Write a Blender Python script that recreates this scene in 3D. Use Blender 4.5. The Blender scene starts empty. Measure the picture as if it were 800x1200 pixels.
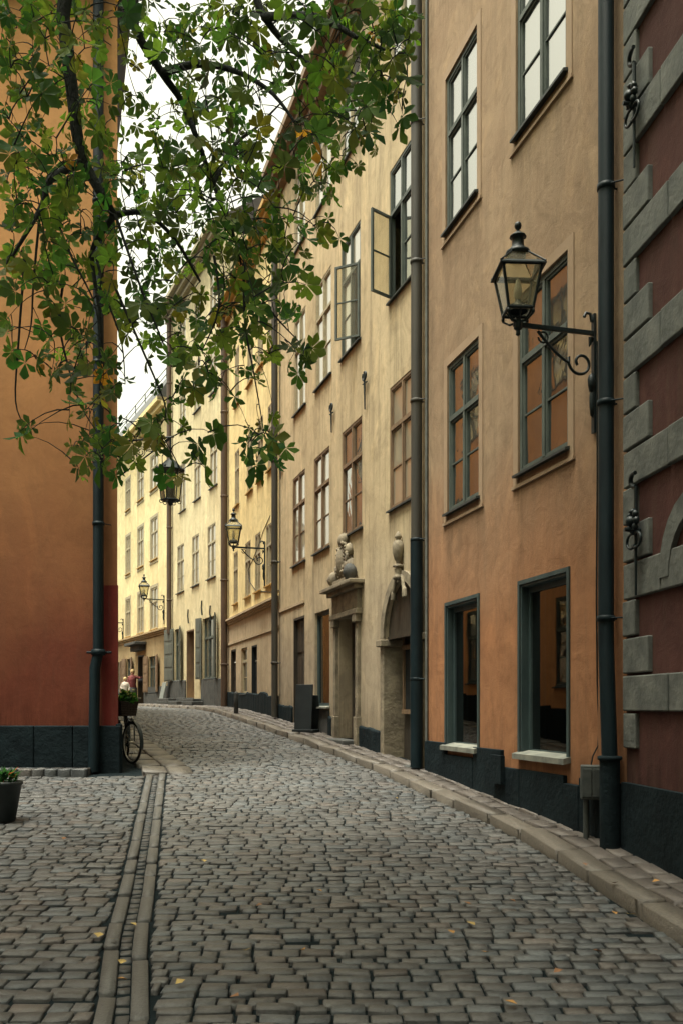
import bpy, bmesh, math, random
import numpy as np
from mathutils import Vector, Matrix
random.seed(7); RNG = np.random.default_rng(7)
R = math.radians; PI = math.pi
scene = bpy.context.scene
C = scene.collection
# ------------------------------------------------------------------ camera
F = 1080.0; CX = 400.0; HY = 828.0; EYE = 1.6           # focal length in px of the 800x1200 photo, horizon row
cam = bpy.data.cameras.new('camera'); camo = bpy.data.objects.new('camera', cam); C.objects.link(camo)
camo.location = (0, 0, EYE); camo.rotation_euler = (R(90), 0, 0)
cam.sensor_fit = 'VERTICAL'; cam.sensor_height = 36; cam.lens = 36*F/1200
cam.shift_y = (HY-600)/1200; cam.clip_end = 500; cam.clip_start = .05
scene.camera = camo
# ------------------------------------------------------------------ world, sun, exposure
w = bpy.data.worlds.new('World'); scene.world = w; w.use_nodes = True
nt = w.node_tree; nt.nodes.clear()
out = nt.nodes.new('ShaderNodeOutputWorld'); bg = nt.nodes.new('ShaderNodeBackground')
sky = nt.nodes.new('ShaderNodeTexSky'); sky.sky_type = 'NISHITA'; sky.sun_disc = False
sky.sun_elevation = R(76); sky.sun_rotation = R(-122); sky.dust_density = 6; sky.air_density = 1.2
hs = nt.nodes.new('ShaderNodeHueSaturation'); hs.inputs['Saturation'].default_value = .18; hs.inputs['Value'].default_value = 1.45
tint = nt.nodes.new('ShaderNodeMix'); tint.data_type = 'RGBA'; tint.blend_type = 'MULTIPLY'
tint.inputs[0].default_value = 1; tint.inputs[7].default_value = (1, .97, .76, 1)
nt.links.new(sky.outputs[0], hs.inputs['Color']); nt.links.new(hs.outputs[0], tint.inputs[6])
nt.links.new(tint.outputs[2], bg.inputs[0]); bg.inputs[1].default_value = .14
nt.links.new(bg.outputs[0], out.inputs[0])
sun = bpy.data.lights.new('sun', 'SUN'); sun.energy = 2.6; sun.angle = R(22); sun.color = (1, .95, .86)
suno = bpy.data.objects.new('sun', sun); C.objects.link(suno)
sd = Vector((math.sin(R(-122))*math.cos(R(76)), math.cos(R(-122))*math.cos(R(76)), math.sin(R(76))))
suno.rotation_euler = sd.to_track_quat('Z', 'Y').to_euler()
scene.view_settings.view_transform = 'Standard'; scene.view_settings.look = 'None'
scene.view_settings.exposure = .98; scene.view_settings.gamma = 1
scene.render.engine = 'CYCLES'
scene.cycles.max_bounces = 6; scene.cycles.transparent_max_bounces = 8

# ------------------------------------------------------------------ ground height and projection helpers
GY = [-60, 2, 5, 8.4, 11.4, 14.5, 19, 23.9, 27.5, 31.5, 38.6, 48, 70, 400]
GZ = [-.35, -.22, -.12, .07, .28, .51, .87, 1.22, 1.41, 1.52, 1.62, 1.66, 1.7, 1.7]
def zg(y): return float(np.interp(y, GY, GZ))
def W(px, py, Y): return Vector(((px-CX)/F*Y, Y, EYE+(HY-py)/F*Y))
def gpt(px, py, dz=0):                                  # point of the ground seen at a photo position
    lo, hi = 2.0, 60.0; prev = None
    for i in range(1500):
        Y = 2+i*.04
        p = HY+F*(EYE-zg(Y)-dz)/Y
        if p <= py: return Vector(((px-CX)/F*Y, Y, zg(Y)+dz))
    return Vector(((px-CX)/F*60, 60, zg(60)+dz))

# ------------------------------------------------------------------ materials
class NT:
    def __init__(s, name):
        s.m = bpy.data.materials.new(name); s.m.use_nodes = True; s.t = s.m.node_tree
        s.b = s.t.nodes['Principled BSDF']; s.out = s.t.nodes['Material Output']
    def n(s, typ, **k):
        x = s.t.nodes.new(typ)
        for a, v in k.items(): setattr(x, a, v)
        return x
    def l(s, a, b): s.t.links.new(a, b)
    def pos(s, scale=(1, 1, 1)):
        g = s.n('ShaderNodeNewGeometry'); mp = s.n('ShaderNodeMapping'); mp.inputs['Scale'].default_value = scale
        s.l(g.outputs['Position'], mp.inputs['Vector']); return mp.outputs[0]
    def noise(s, scale, detail=5, rough=.6, sc=(1, 1, 1), dist=0):
        x = s.n('ShaderNodeTexNoise'); x.inputs['Scale'].default_value = scale; x.inputs['Detail'].default_value = detail
        x.inputs['Roughness'].default_value = rough; x.inputs['Distortion'].default_value = dist
        s.l(s.pos(sc), x.inputs['Vector']); return x.outputs['Fac']
    def ramp(s, fac, a, b, lo=.35, hi=.65):
        x = s.n('ShaderNodeValToRGB'); e = x.color_ramp.elements
        e[0].position = lo; e[0].color = (*a, 1); e[1].position = hi; e[1].color = (*b, 1)
        s.l(fac, x.inputs[0]); return x.outputs[0]
    def mix(s, fac, a, b, mode='MIX'):
        x = s.n('ShaderNodeMix'); x.data_type = 'RGBA'; x.blend_type = mode
        for v, i in ((fac, 0), (a, 6), (b, 7)):
            if isinstance(v, (int, float)): x.inputs[i].default_value = v
            elif isinstance(v, tuple): x.inputs[i].default_value = (*v[:3], 1)
            else: s.l(v, x.inputs[i])
        return x.outputs[2]
    def math(s, op, a, b):
        x = s.n('ShaderNodeMath'); x.operation = op
        for v, i in ((a, 0), (b, 1)):
            if isinstance(v, (int, float)): x.inputs[i].default_value = v
            else: s.l(v, x.inputs[i])
        return x.outputs[0]
    def bump(s, h, strength, dist=.01, prev=None):
        x = s.n('ShaderNodeBump'); x.inputs['Strength'].default_value = strength; x.inputs['Distance'].default_value = dist
        s.l(h, x.inputs['Height'])
        if prev: s.l(prev, x.inputs['Normal'])
        return x.outputs[0]
def mul(c, k): return tuple(min(1, v*k) for v in c)

def plaster(name, c, c2=None, mottle=.75, low=None, zlow=(3.0, 4.6), dirt=(.10, .085, .06), dirtamt=.35, bump=.6, grain=60):
    q = NT(name); c2 = c2 or mul(c, .82)
    col = q.ramp(q.noise(.55, 6, .62, dist=.6), c2, c, .38, .62)
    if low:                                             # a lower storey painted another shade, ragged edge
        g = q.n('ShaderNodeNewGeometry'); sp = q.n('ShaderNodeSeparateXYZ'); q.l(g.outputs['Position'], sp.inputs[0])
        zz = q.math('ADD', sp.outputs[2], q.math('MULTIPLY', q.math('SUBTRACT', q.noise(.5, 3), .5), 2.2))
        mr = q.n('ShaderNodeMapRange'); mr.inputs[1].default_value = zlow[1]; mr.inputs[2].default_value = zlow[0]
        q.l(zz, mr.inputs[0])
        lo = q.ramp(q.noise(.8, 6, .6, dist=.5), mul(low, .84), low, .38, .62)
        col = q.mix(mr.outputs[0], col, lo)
    # brushed, cloudy repairs and vertical rain streaks
    col = q.mix(q.ramp(q.noise(1.7, 8, .7, dist=1.5), (0, 0, 0), (mottle,)*3, .47, .70), col, q.mix(1.0, col, (.68, .67, .66), 'MULTIPLY'))
    col = q.mix(q.ramp(q.noise(1.1, 7, .72, (1, 1, .6), 2.0), (0, 0, 0), (mottle,)*3, .52, .66), col, q.mix(1.0, col, (1.28, 1.26, 1.2), 'MULTIPLY'))
    col = q.mix(q.math('MULTIPLY', q.ramp(q.noise(1.5, 6, .7, (3.2, 3.2, .22)), (0, 0, 0), (1,)*3, .48, .75), dirtamt), col, dirt)
    col = q.mix(q.math('MULTIPLY', q.ramp(q.noise(5, 6, .75, (2.5, 2.5, .5), 1), (0, 0, 0), (1,)*3, .55, .7), dirtamt*.6), col, dirt)
    at = q.n('ShaderNodeVertexColor'); at.layer_name = 'Dirt'
    stk = q.ramp(q.noise(2.2, 7, .75, (4, 4, .35), .6), (.12,)*3, (1,)*3, .36, .66)
    col = q.mix(q.math('MULTIPLY', q.math('MULTIPLY', at.outputs[0], stk), .8), col, q.mix(1.0, col, (.42, .40, .38), 'MULTIPLY'))
    col = q.mix(q.ramp(q.noise(26, 5, .7), (0, 0, 0), (.25,)*3, .45, .7), col, q.mix(1.0, col, (1.2, 1.2, 1.18), 'MULTIPLY'))
    q.l(col, q.b.inputs['Base Color']); q.b.inputs['Roughness'].default_value = .92
    q.b.inputs['Specular IOR Level'].default_value = .15
    h1 = q.noise(3.5, 6, .6, dist=.8); h2 = q.noise(grain, 4, .7)
    n = q.bump(h1, bump*.5, .03); n = q.bump(h2, bump*.8, .006, n)
    q.l(n, q.b.inputs['Normal']); return q.m
def simple(name, c, c2=None, rough=.6, metal=0, nscale=8, bump=.2, bd=.004, spec=.4, sc=(1, 1, 1)):
    q = NT(name); c2 = c2 or mul(c, .65)
    q.l(q.ramp(q.noise(nscale, 6, .65, sc), c2, c, .35, .65), q.b.inputs['Base Color'])
    q.b.inputs['Metallic'].default_value = metal; q.b.inputs['Specular IOR Level'].default_value = spec
    r = q.n('ShaderNodeMapRange'); r.inputs[3].default_value = rough*.8; r.inputs[4].default_value = min(1, rough*1.25)
    q.l(q.noise(nscale*2, 4), r.inputs[0]); q.l(r.outputs[0], q.b.inputs['Roughness'])
    if bump: q.l(q.bump(q.noise(nscale*4, 5, .6, sc), bump, bd), q.b.inputs['Normal'])
    return q.m
def glass_mirror(name, tintc=(.012, .022, .025), refl=(1, .98, .93), blend=.76, wav=.03):
    q = NT(name); q.b.inputs['Base Color'].default_value = (*tintc, 1); q.b.inputs['Roughness'].default_value = .3
    gl = q.n('ShaderNodeBsdfGlossy'); gl.inputs['Color'].default_value = (*refl, 1); gl.inputs['Roughness'].default_value = .03
    n = q.bump(q.noise(2.2, 2, .5, dist=.7), wav*6, .012); q.l(n, gl.inputs['Normal'])
    lw = q.n('ShaderNodeLayerWeight'); lw.inputs[0].default_value = blend
    mx = q.n('ShaderNodeMixShader'); q.l(lw.outputs['Fresnel'], mx.inputs[0])
    q.l(q.b.outputs[0], mx.inputs[1]); q.l(gl.outputs[0], mx.inputs[2]); q.l(mx.outputs[0], q.out.inputs[0]); return q.m
def glass_clear(name, blend=.35, tr=(.72, .78, .76), milk=0):
    q = NT(name); q.t.nodes.remove(q.b)
    gl = q.n('ShaderNodeBsdfGlossy'); gl.inputs['Roughness'].default_value = .02
    t = q.n('ShaderNodeBsdfTransparent'); t.inputs['Color'].default_value = (*tr, 1)
    n = q.bump(q.noise(1.1, 2, .5), .12, .012); q.l(n, gl.inputs['Normal'])
    lw = q.n('ShaderNodeLayerWeight'); lw.inputs[0].default_value = blend
    mx = q.n('ShaderNodeMixShader'); q.l(lw.outputs['Fresnel'], mx.inputs[0])
    q.l(t.outputs[0], mx.inputs[1]); q.l(gl.outputs[0], mx.inputs[2])
    if milk:                                            # a film of dust on the glass
        df = q.n('ShaderNodeBsdfDiffuse'); df.inputs[0].default_value = (.62, .58, .45, 1); tl = q.n('ShaderNodeBsdfTranslucent'); tl.inputs[0].default_value = (.62, .58, .45, 1)
        m1 = q.n('ShaderNodeMixShader'); m1.inputs[0].default_value = .5; q.l(df.outputs[0], m1.inputs[1]); q.l(tl.outputs[0], m1.inputs[2])
        m2 = q.n('ShaderNodeMixShader'); m2.inputs[0].default_value = milk; q.l(mx.outputs[0], m2.inputs[1]); q.l(m1.outputs[0], m2.inputs[2]); mx = m2
    q.l(mx.outputs[0], q.out.inputs[0]); return q.m
def attr_mat(name, rough=.5, bump=.5, nscale=25, bd=.006, transl=0, mul2=None, spec=.4):
    q = NT(name); a = q.n('ShaderNodeVertexColor'); a.layer_name = 'Col'
    col = q.mix(q.ramp(q.noise(nscale, 5, .7), (0,)*3, (.5,)*3, .4, .7), a.outputs[0], mul2 or (.05, .06, .06))
    q.l(col, q.b.inputs['Base Color']); q.b.inputs['Roughness'].default_value = rough; q.b.inputs['Specular IOR Level'].default_value = spec
    if bump: q.l(q.bump(q.noise(nscale*1.5, 5, .65), bump, bd), q.b.inputs['Normal'])
    if transl:
        tr = q.n('ShaderNodeBsdfTranslucent'); q.l(q.mix(1.0, a.outputs[0], (1.7, 1.8, .8), 'MULTIPLY'), tr.inputs[0])
        mx = q.n('ShaderNodeMixShader'); mx.inputs[0].default_value = transl
        q.l(q.b.outputs[0], mx.inputs[1]); q.l(tr.outputs[0], mx.inputs[2]); q.l(mx.outputs[0], q.out.inputs[0])
    return q.m
M = dict(
    orange=plaster('orange_plaster', (.345, .252, .165), (.285, .20, .130), low=(.36, .175, .088), zlow=(2.6, 5.2), dirtamt=.3),
    cream=plaster('cream_plaster', (.56, .465, .30), (.46, .375, .24), low=(.43, .36, .26), zlow=(2.6, 4.8), dirtamt=.55),
    yellow=plaster('yellow_plaster', (.80, .68, .37), (.72, .60, .31), dirtamt=.25),
    base_beige=plaster('beige_render', (.50, .41, .28), (.43, .35, .235), dirtamt=.3),
    white=plaster('pale_plaster', (.66, .59, .38), (.58, .50, .31), dirtamt=.3),
    farbase=plaster('tan_render', (.42, .33, .19), (.36, .27, .15), dirtamt=.3),
    faryellow=plaster('pale_yellow_plaster', (.72, .62, .36), (.65, .55, .31), dirtamt=.15),
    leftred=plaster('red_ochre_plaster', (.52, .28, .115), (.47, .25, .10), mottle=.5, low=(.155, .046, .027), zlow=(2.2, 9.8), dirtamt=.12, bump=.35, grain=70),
    leftside=plaster('brightened_ochre_plaster', (.72, .35, .16), mottle=.2),  # red house wall colour brightened as if lit, so panes opposite mirror bright orange
    redstrip=plaster('dark_red_plaster', (.15, .025, .02), dirtamt=.3),
    darkred=plaster('oxblood_plaster', (.10, .046, .040), (.075, .036, .032), dirtamt=.3),
    plinth=simple('tarred_plinth', (.011, .020, .024), (.005, .010, .013), .85, nscale=3, bump=.8, bd=.02, spec=.12),
    granite=simple('granite', (.075, .078, .074), (.04, .044, .043), .8, nscale=5, bump=.8, bd=.015),
    quoin=simple('grey_stone', (.165, .175, .16), (.085, .095, .09), .85, nscale=3.5, bump=.7, bd=.012),
    sandstone=simple('carved_sandstone', (.29, .25, .175), (.14, .118, .085), .9, nscale=4, bump=.8, bd=.015),
    pipe=simple('dark_pipe_paint', (.008, .019, .024), (.004, .011, .015), .5, nscale=3, bump=.3, spec=.2, sc=(2, 2, .5)),
    pipegrey=simple('grey_pipe_paint', (.060, .056, .044), (.034, .034, .030), .6, nscale=2.5, bump=.3, sc=(2, 2, .4)),
    pipebrown=simple('brown_pipe_paint', (.10, .065, .042), (.06, .04, .028), .6, nscale=3, sc=(2, 2, .4)),
    iron=simple('black_iron', (.010, .022, .026), (.005, .012, .014), .45, nscale=20, bump=.4),
    frame=simple('grey_green_paint', (.095, .115, .10), (.055, .07, .064), .6, nscale=9, bump=.5, bd=.004, sc=(1, 1, .3)),
    framebrown=simple('brown_frame_paint', (.23, .155, .09), (.14, .095, .06), .6, nscale=9, bump=.3, sc=(1, 1, .3)),
    framepale=simple('pale_frame_paint', (.40, .36, .24), (.30, .26, .17), .6, nscale=9, bump=.3),
    shopframe=simple('teal_shop_paint', (.055, .085, .085), (.03, .05, .054), .5, nscale=4, bump=.3, sc=(1, 1, .3)),
    sill=simple('lead_sill', (.035, .045, .045), (.02, .027, .03), .5, nscale=7),
    sillpale=simple('zinc_sill', (.25, .26, .22), (.12, .13, .12), .55, nscale=5),
    trimO=simple('orange_surround', (.34, .245, .16), (.29, .205, .13), .9, nscale=3, bump=.4),
    trimY=simple('ochre_surround', (.46, .29, .09), (.38, .23, .07), .9, nscale=3),
    shutter=simple('grey_shutter_paint', (.12, .135, .115), (.08, .09, .08), .6, nscale=4, sc=(1, 1, .3)),
    wood=simple('dark_door_wood', (.055, .045, .032), (.025, .022, .018), .55, nscale=4, sc=(6, 6, .4)),
    slate=simple('slate_roof', (.10, .105, .105), (.055, .06, .062), .6, nscale=4),
    darkroof=simple('brown_roof_sheet', (.07, .06, .05), (.04, .034, .03), .6, nscale=3),
    pane=glass_mirror('old_window_glass'),
    panepale=glass_mirror('reflection_tinted_glass', (.30, .27, .20), blend=.66),  # pale base colour paints in the reflected sky and facades, no curtain behind
    shopglass=glass_clear('shop_glass', .70, (.32, .42, .44)),
    lampglass=glass_clear('lamp_glass', .14, (.86, .84, .70), .22),
    interior=simple('dark_interior', (.05, .04, .03), (.02, .02, .018), .9, nscale=1, bump=0),
    curtain=simple('pale_curtain', (.5, .42, .3), (.3, .25, .18), .9, nscale=3, sc=(5, 5, .3)),
    bark=simple('chestnut_bark', (.035, .042, .038), (.015, .02, .02), .9, nscale=10, bump=1, bd=.03, sc=(2, 2, .5)),
    leaf=attr_mat('chestnut_leaf', .55, .2, 30, .002, .5, (.03, .06, .03), .2),
    cobble=attr_mat('cobble_stone', .5, 1, 30, .010, 0, (.028, .034, .036), .6),
    soil=simple('sandy_joint_soil', (.010, .017, .020), (.005, .010, .012), .95, nscale=12, bump=1, bd=.02, spec=.1),
    rubber=simple('tyre_rubber', (.02, .02, .02), None, .8), chrome=simple('chrome', (.5, .5, .45), (.35, .34, .3), .3, .9, bump=0),
    bikepaint=simple('bicycle_paint', (.012, .022, .024), None, .3, bump=0), leather=simple('saddle_leather', (.05, .03, .02), None, .5),
    wicker=simple('wicker', (.05, .035, .025), (.02, .016, .012), .8, nscale=60, bump=1),
    greenglass=simple('green_bottle_glass', (.01, .12, .04), (.008, .08, .03), .1, bump=0, spec=.8),
    skin=simple('skin', (.55, .33, .23), (.5, .29, .2), .6, bump=0), hair=simple('blond_hair', (.6, .45, .22), (.45, .32, .15), .7, nscale=60),
    redcloth=simple('red_jacket_cloth', (.20, .05, .05), (.13, .035, .035), .9, nscale=25), greycloth=simple('grey_cloth', (.12, .12, .12), None, .9, nscale=25),
    darkcloth=simple('dark_cloth', (.02, .022, .028), None, .9, nscale=25), whitecloth=simple('white_cloth', (.6, .57, .5), (.5, .46, .4), .9),
    boxgrey=simple('grey_cabinet_paint', (.075, .085, .08), (.04, .05, .05), .6, nscale=8), boardblack=simple('black_board', (.012, .018, .020), (.006, .01, .012), .6, nscale=4),
    boardblue=simple('grey_blue_board', (.22, .24, .22), (.15, .17, .16), .7, nscale=6), terracotta=simple('dark_planter_glaze', (.03, .04, .04), (.015, .02, .022), .5),
    candle=simple('milky_glass', (.6, .58, .5), None, .3, bump=0),
)

# ------------------------------------------------------------------ mesh builder (world coordinates)
class Fr:                                               # a wall plane: s along it, d out of it, z up
    def __init__(s, p0, p1):
        s.p0 = Vector((p0[0], p0[1], 0)); v = Vector((p1[0]-p0[0], p1[1]-p0[1], 0)); s.L = v.length
        s.u = v.normalized(); s.n = Vector((0, 0, 1)).cross(s.u)
    def pt(s, a, d, z): return s.p0+s.u*a+s.n*d+Vector((0, 0, z))
    def s_at(s, px, d=0):                               # where the sight line of a photo column meets the wall (or a plane d in front)
        k = (px-CX)/F; q = s.p0+s.n*d; return (k*q.y-q.x)/(s.u.x-k*s.u.y)
    def z_at(s, px, py):
        Y = s.p0.y+s.u.y*s.s_at(px); return EYE+(HY-py)/F*Y
    def gz(s, a): return zg(s.p0.y+s.u.y*a)
WF = Fr((0, 0), (1, 0)); WF.n = Vector((0, 1, 0))
class MB:
    def __init__(s): s.v = []; s.f = []; s.sm = []; s.c = None
    def add(s, vs, fs, sm=False):
        o = len(s.v); s.v += [tuple(v) for v in vs]; s.f += [tuple(i+o for i in f) for f in fs]; s.sm += [sm]*len(fs); return s
    def quad(s, a, b, c, d): return s.add([a, b, c, d], [(0, 1, 2, 3)])
    def box(s, fr, a0, a1, d0, d1, z0, z1):
        P = [fr.pt(a, d, z) for z in (z0, z1) for d in (d0, d1) for a in (a0, a1)]
        return s.add(P, [(0, 1, 3, 2), (4, 6, 7, 5), (0, 4, 5, 1), (2, 3, 7, 6), (0, 2, 6, 4), (1, 5, 7, 3)])
    def obox(s, c, ax, ay, az):                         # oriented box, half axes
        c = Vector(c); P = [c+ax*i+ay*j+az*k for k in (-1, 1) for j in (-1, 1) for i in (-1, 1)]
        return s.add(P, [(0, 2, 3, 1), (4, 5, 7, 6), (0, 1, 5, 4), (2, 6, 7, 3), (0, 4, 6, 2), (1, 3, 7, 5)])
    def tube(s, pts, r, n=8, cap=True):
        pts = [Vector(p) for p in pts]; rs = r if isinstance(r, (list, tuple)) else [r]*len(pts)
        rings = []; up = None
        for i, p in enumerate(pts):
            t = (pts[min(i+1, len(pts)-1)]-pts[max(i-1, 0)]).normalized()
            if up is None: up = t.orthogonal().normalized()
            up = (up-t*up.dot(t)); up = up.normalized() if up.length > 1e-6 else t.orthogonal().normalized()
            b = t.cross(up); rings.append([p+(up*math.cos(2*PI*k/n)+b*math.sin(2*PI*k/n))*rs[i] for k in range(n)])
        V = [v for q in rings for v in q]; Fc = []
        for i in range(len(pts)-1):
            for k in range(n): Fc.append((i*n+k, i*n+(k+1) % n, (i+1)*n+(k+1) % n, (i+1)*n+k))
        s.add(V, Fc, True)
        if cap: s.add(rings[0], [tuple(range(n))[::-1]]); s.add(rings[-1], [tuple(range(n))])
        return s
    def lathe(s, c, prof, n=16, sq=False):
        c = Vector(c); V = []; Fc = []
        for r, z in prof:
            for k in range(n):
                a = 2*PI*k/n+(PI/4 if n == 4 else 0); V.append(c+Vector((r*math.cos(a), r*math.sin(a), z)))
        for i in range(len(prof)-1):
            for k in range(n): Fc.append((i*n+k, i*n+(k+1) % n, (i+1)*n+(k+1) % n, (i+1)*n+k))
        return s.add(V, Fc, n > 6)
    def blob(s, c, rad, seed=0, jit=.0, n=8):
        c = Vector(c); rnd = random.Random(seed); prof = []
        V = []; Fc = []; m = n//2+1
        for i in range(m+1):
            th = PI*i/m
            for k in range(n):
                a = 2*PI*k/n; j = 1+rnd.uniform(-jit, jit)
                V.append(c+Vector((rad[0]*math.sin(th)*math.cos(a)*j, rad[1]*math.sin(th)*math.sin(a)*j, rad[2]*math.cos(th)*j)))
        for i in range(m):
            for k in range(n): Fc.append((i*n+k, (i+1)*n+k, (i+1)*n+(k+1) % n, i*n+(k+1) % n))
        return s.add(V, Fc, True)
    def sq(s, p, r): return s.tube(p, r, 4)
    def build(s, name, mat, parent=None, bevel=0, label=None):
        me = bpy.data.meshes.new(name); V = s.v
        if parent is not None:
            mi = parent.matrix_basis.copy(); q = parent.parent
            while q is not None: mi = q.matrix_basis @ mi; q = q.parent
            mi = mi.inverted(); V = [mi @ Vector(v) for v in V]
        me.from_pydata([tuple(v) for v in V], [], s.f); me.polygons.foreach_set('use_smooth', s.sm)
        me.materials.append(mat if not isinstance(mat, str) else M[mat]); me.update()
        o = bpy.data.objects.new(name, me); C.objects.link(o)
        if parent is not None: o.parent = parent
        if bevel:
            b = o.modifiers.new('bevel', 'BEVEL'); b.width = bevel; b.segments = 2; b.limit_method = 'ANGLE'
        if label: o['label'] = label
        return o
def empty(name, loc, label, cat, group=None, rot=0):
    o = bpy.data.objects.new(name, None); C.objects.link(o); o.location = loc; o.rotation_euler = (0, 0, rot)
    o.empty_display_size = .2; o['label'] = label; o['category'] = cat
    if group: o['group'] = group
    return o
def tag(o, label, cat, group=None, kind=None):
    o['label'] = label; o['category'] = cat
    if group: o['group'] = group
    if kind: o['kind'] = kind
    return o
def children(o): return [c for c in bpy.data.objects if c.parent == o]
def dup(o, parent=None, first=True, kids=None):
    kids = kids or {}
    c = o.copy(); C.objects.link(c); c.parent = parent
    for ch in children(o): dup(ch, c)
    return c

# ------------------------------------------------------------------ ground
# kerb line (road edge) read from the photograph, then smoothed
kpix = [(784, 1099), (685, 1033), (640, 998), (575, 966), (515, 940), (440, 903), (380, 881), (320, 858.5), (270, 841), (238, 832)]
kp = [gpt(a, b) for a, b in kpix]
kx = [p.x for p in kp]; ky = [p.y for p in kp]
# prolong both ends
ky = [-6, ky[0]-2.5] + ky + [40, 48, 58]; kx = [3.3, kx[0]+.42] + kx + [-8.9, -13.4, -19.0]
def smooth_interp(xs, ys, q):
    return np.interp(q, xs, ys)
kq = np.arange(-5, 57, .25); kxs = np.interp(kq, ky, kx)
ker = np.ones(9)/9; kxs2 = np.convolve(np.pad(kxs, 4, 'edge'), ker, 'valid')
def kerbx(y): return float(np.interp(y, kq, kxs2))
# right hand wall line
CR = [(3.64+.0, 2.0), (2.796, 9.04), (1.343, 14.5), (-1.615, 23.9), (-3.996, 31.5), (-7.27, 38.9), (-21.1, 67.0)]
def wallx(y): return float(np.interp(y, [c[1] for c in CR], [c[0] for c in CR]))
# gutter line
gpix = [(143, 1195), (149, 1100), (160, 1050), (168, 1000), (176, 950), (184, 903)]
gp = [gpt(a, b) for a, b in gpix]
gyy = [-6]+[p.y for p in gp]+[20, 30, 45, 58]; gxx = [.2]+[p.x for p in gp]+[-4.9, -8.4, -16.0, -24.0]
LC = (-3.64, 15.0)                                      # corner of the red building
def leftx(y): return float(np.interp(y, gyy, gxx))

def terrain():
    ys = [-60, -30, -10, 0]+list(np.arange(2, 60, 1.0))+[70, 100, 200, 400]; xs = [-150, -60, -30, -15, -8, 0, 8, 20, 60, 150]
    V = [(x, y, zg(y)-.024) for y in ys for x in xs]; n = len(xs)
    Fc = [(j*n+i, j*n+i+1, (j+1)*n+i+1, (j+1)*n+i) for j in range(len(ys)-1) for i in range(n-1)]
    m = MB(); m.add(V, Fc, True); o = m.build('ground', 'soil'); o['kind'] = 'structure'; o['label'] = 'dark sandy ground under the paving'; return o
terrain()

class Stones:                                           # setts gathered in one mesh with a colour for each
    def __init__(s): s.V = []; s.F = []; s.Cc = []
    def stone(s, c, ax, ay, lx, ly, h, dome, col, near=True, skew=None):
        N = 4 if near else 3
        t = [-1, -.90, .90, 1] if near else [-1, 0, 1]
        o = len(s.V); base = c
        tilt = (random.uniform(-.04, .04), random.uniform(-.04, .04)); ph = [random.uniform(.88, 1.0) for _ in range(4)]
        jit = .085
        for j in range(N):
            for i in range(N):
                a, b = t[i], t[j]; e = max(abs(a), abs(b)); corner = (abs(a) == 1 and abs(b) == 1)
                k = .96*ph[(a > 0)+2*(b > 0)] if corner else 1.0
                if e == 1: k *= random.uniform(1-jit, 1+jit*.4)
                x = a*lx*k; y = b*ly*k
                zz = h-(dome if e == 1 else 0)-(dome*.5 if corner else 0)+a*tilt[0]*lx+b*tilt[1]*ly + (0 if near else 0)
                if near and e < 1: zz += random.uniform(-.003, .003)
                p = base+ax*x+ay*y; s.V.append((p.x, p.y, p.z+zz)); s.Cc.append(col)
        ring = [o+i for i in range(N)]+[o+j*N+N-1 for j in range(1, N)]+[o+(N-1)*N+i for i in range(N-2, -1, -1)]+[o+j*N for j in range(N-2, 0, -1)]
        for j in range(N-1):
            for i in range(N-1): s.F.append((o+j*N+i, o+j*N+i+1, o+(j+1)*N+i+1, o+(j+1)*N+i))
        b0 = len(s.V)
        for r in ring:
            v = s.V[r]; s.V.append((v[0]*1.0, v[1], c.z-.09)); s.Cc.append(col)
        n = len(ring)
        for k in range(n): s.F.append((ring[k], b0+k, b0+(k+1) % n, ring[(k+1) % n]))
    def build(s, name, mat, label):
        me = bpy.data.meshes.new(name); me.from_pydata(s.V, [], s.F)
        me.polygons.foreach_set('use_smooth', [True]*len(s.F))
        ca = me.color_attributes.new('Col', 'FLOAT_COLOR', 'POINT')
        ca.data.foreach_set('color', np.array([(*c, 1) for c in s.Cc], dtype=np.float32).ravel())
        me.materials.append(M[mat]); o = bpy.data.objects.new(name, me); C.objects.link(o)
        o['kind'] = 'structure'; o['label'] = label; return o
def stonecol(b=1.0):
    k = random.choice([.8, .9, 1, 1, 1.05, 1.15, 1.25])*b*random.uniform(.9, 1.1); h = random.random()
    c = (.088, .089, .086) if h < .6 else ((.079, .089, .093) if h < .9 else (.100, .090, .081))
    return tuple(v*k for v in c)
def phi(y): return float(np.interp(y, [3, 9, 14, 24, 32, 40, 50], [.0, .03, .08, .16, .22, .34, .42]))
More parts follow.
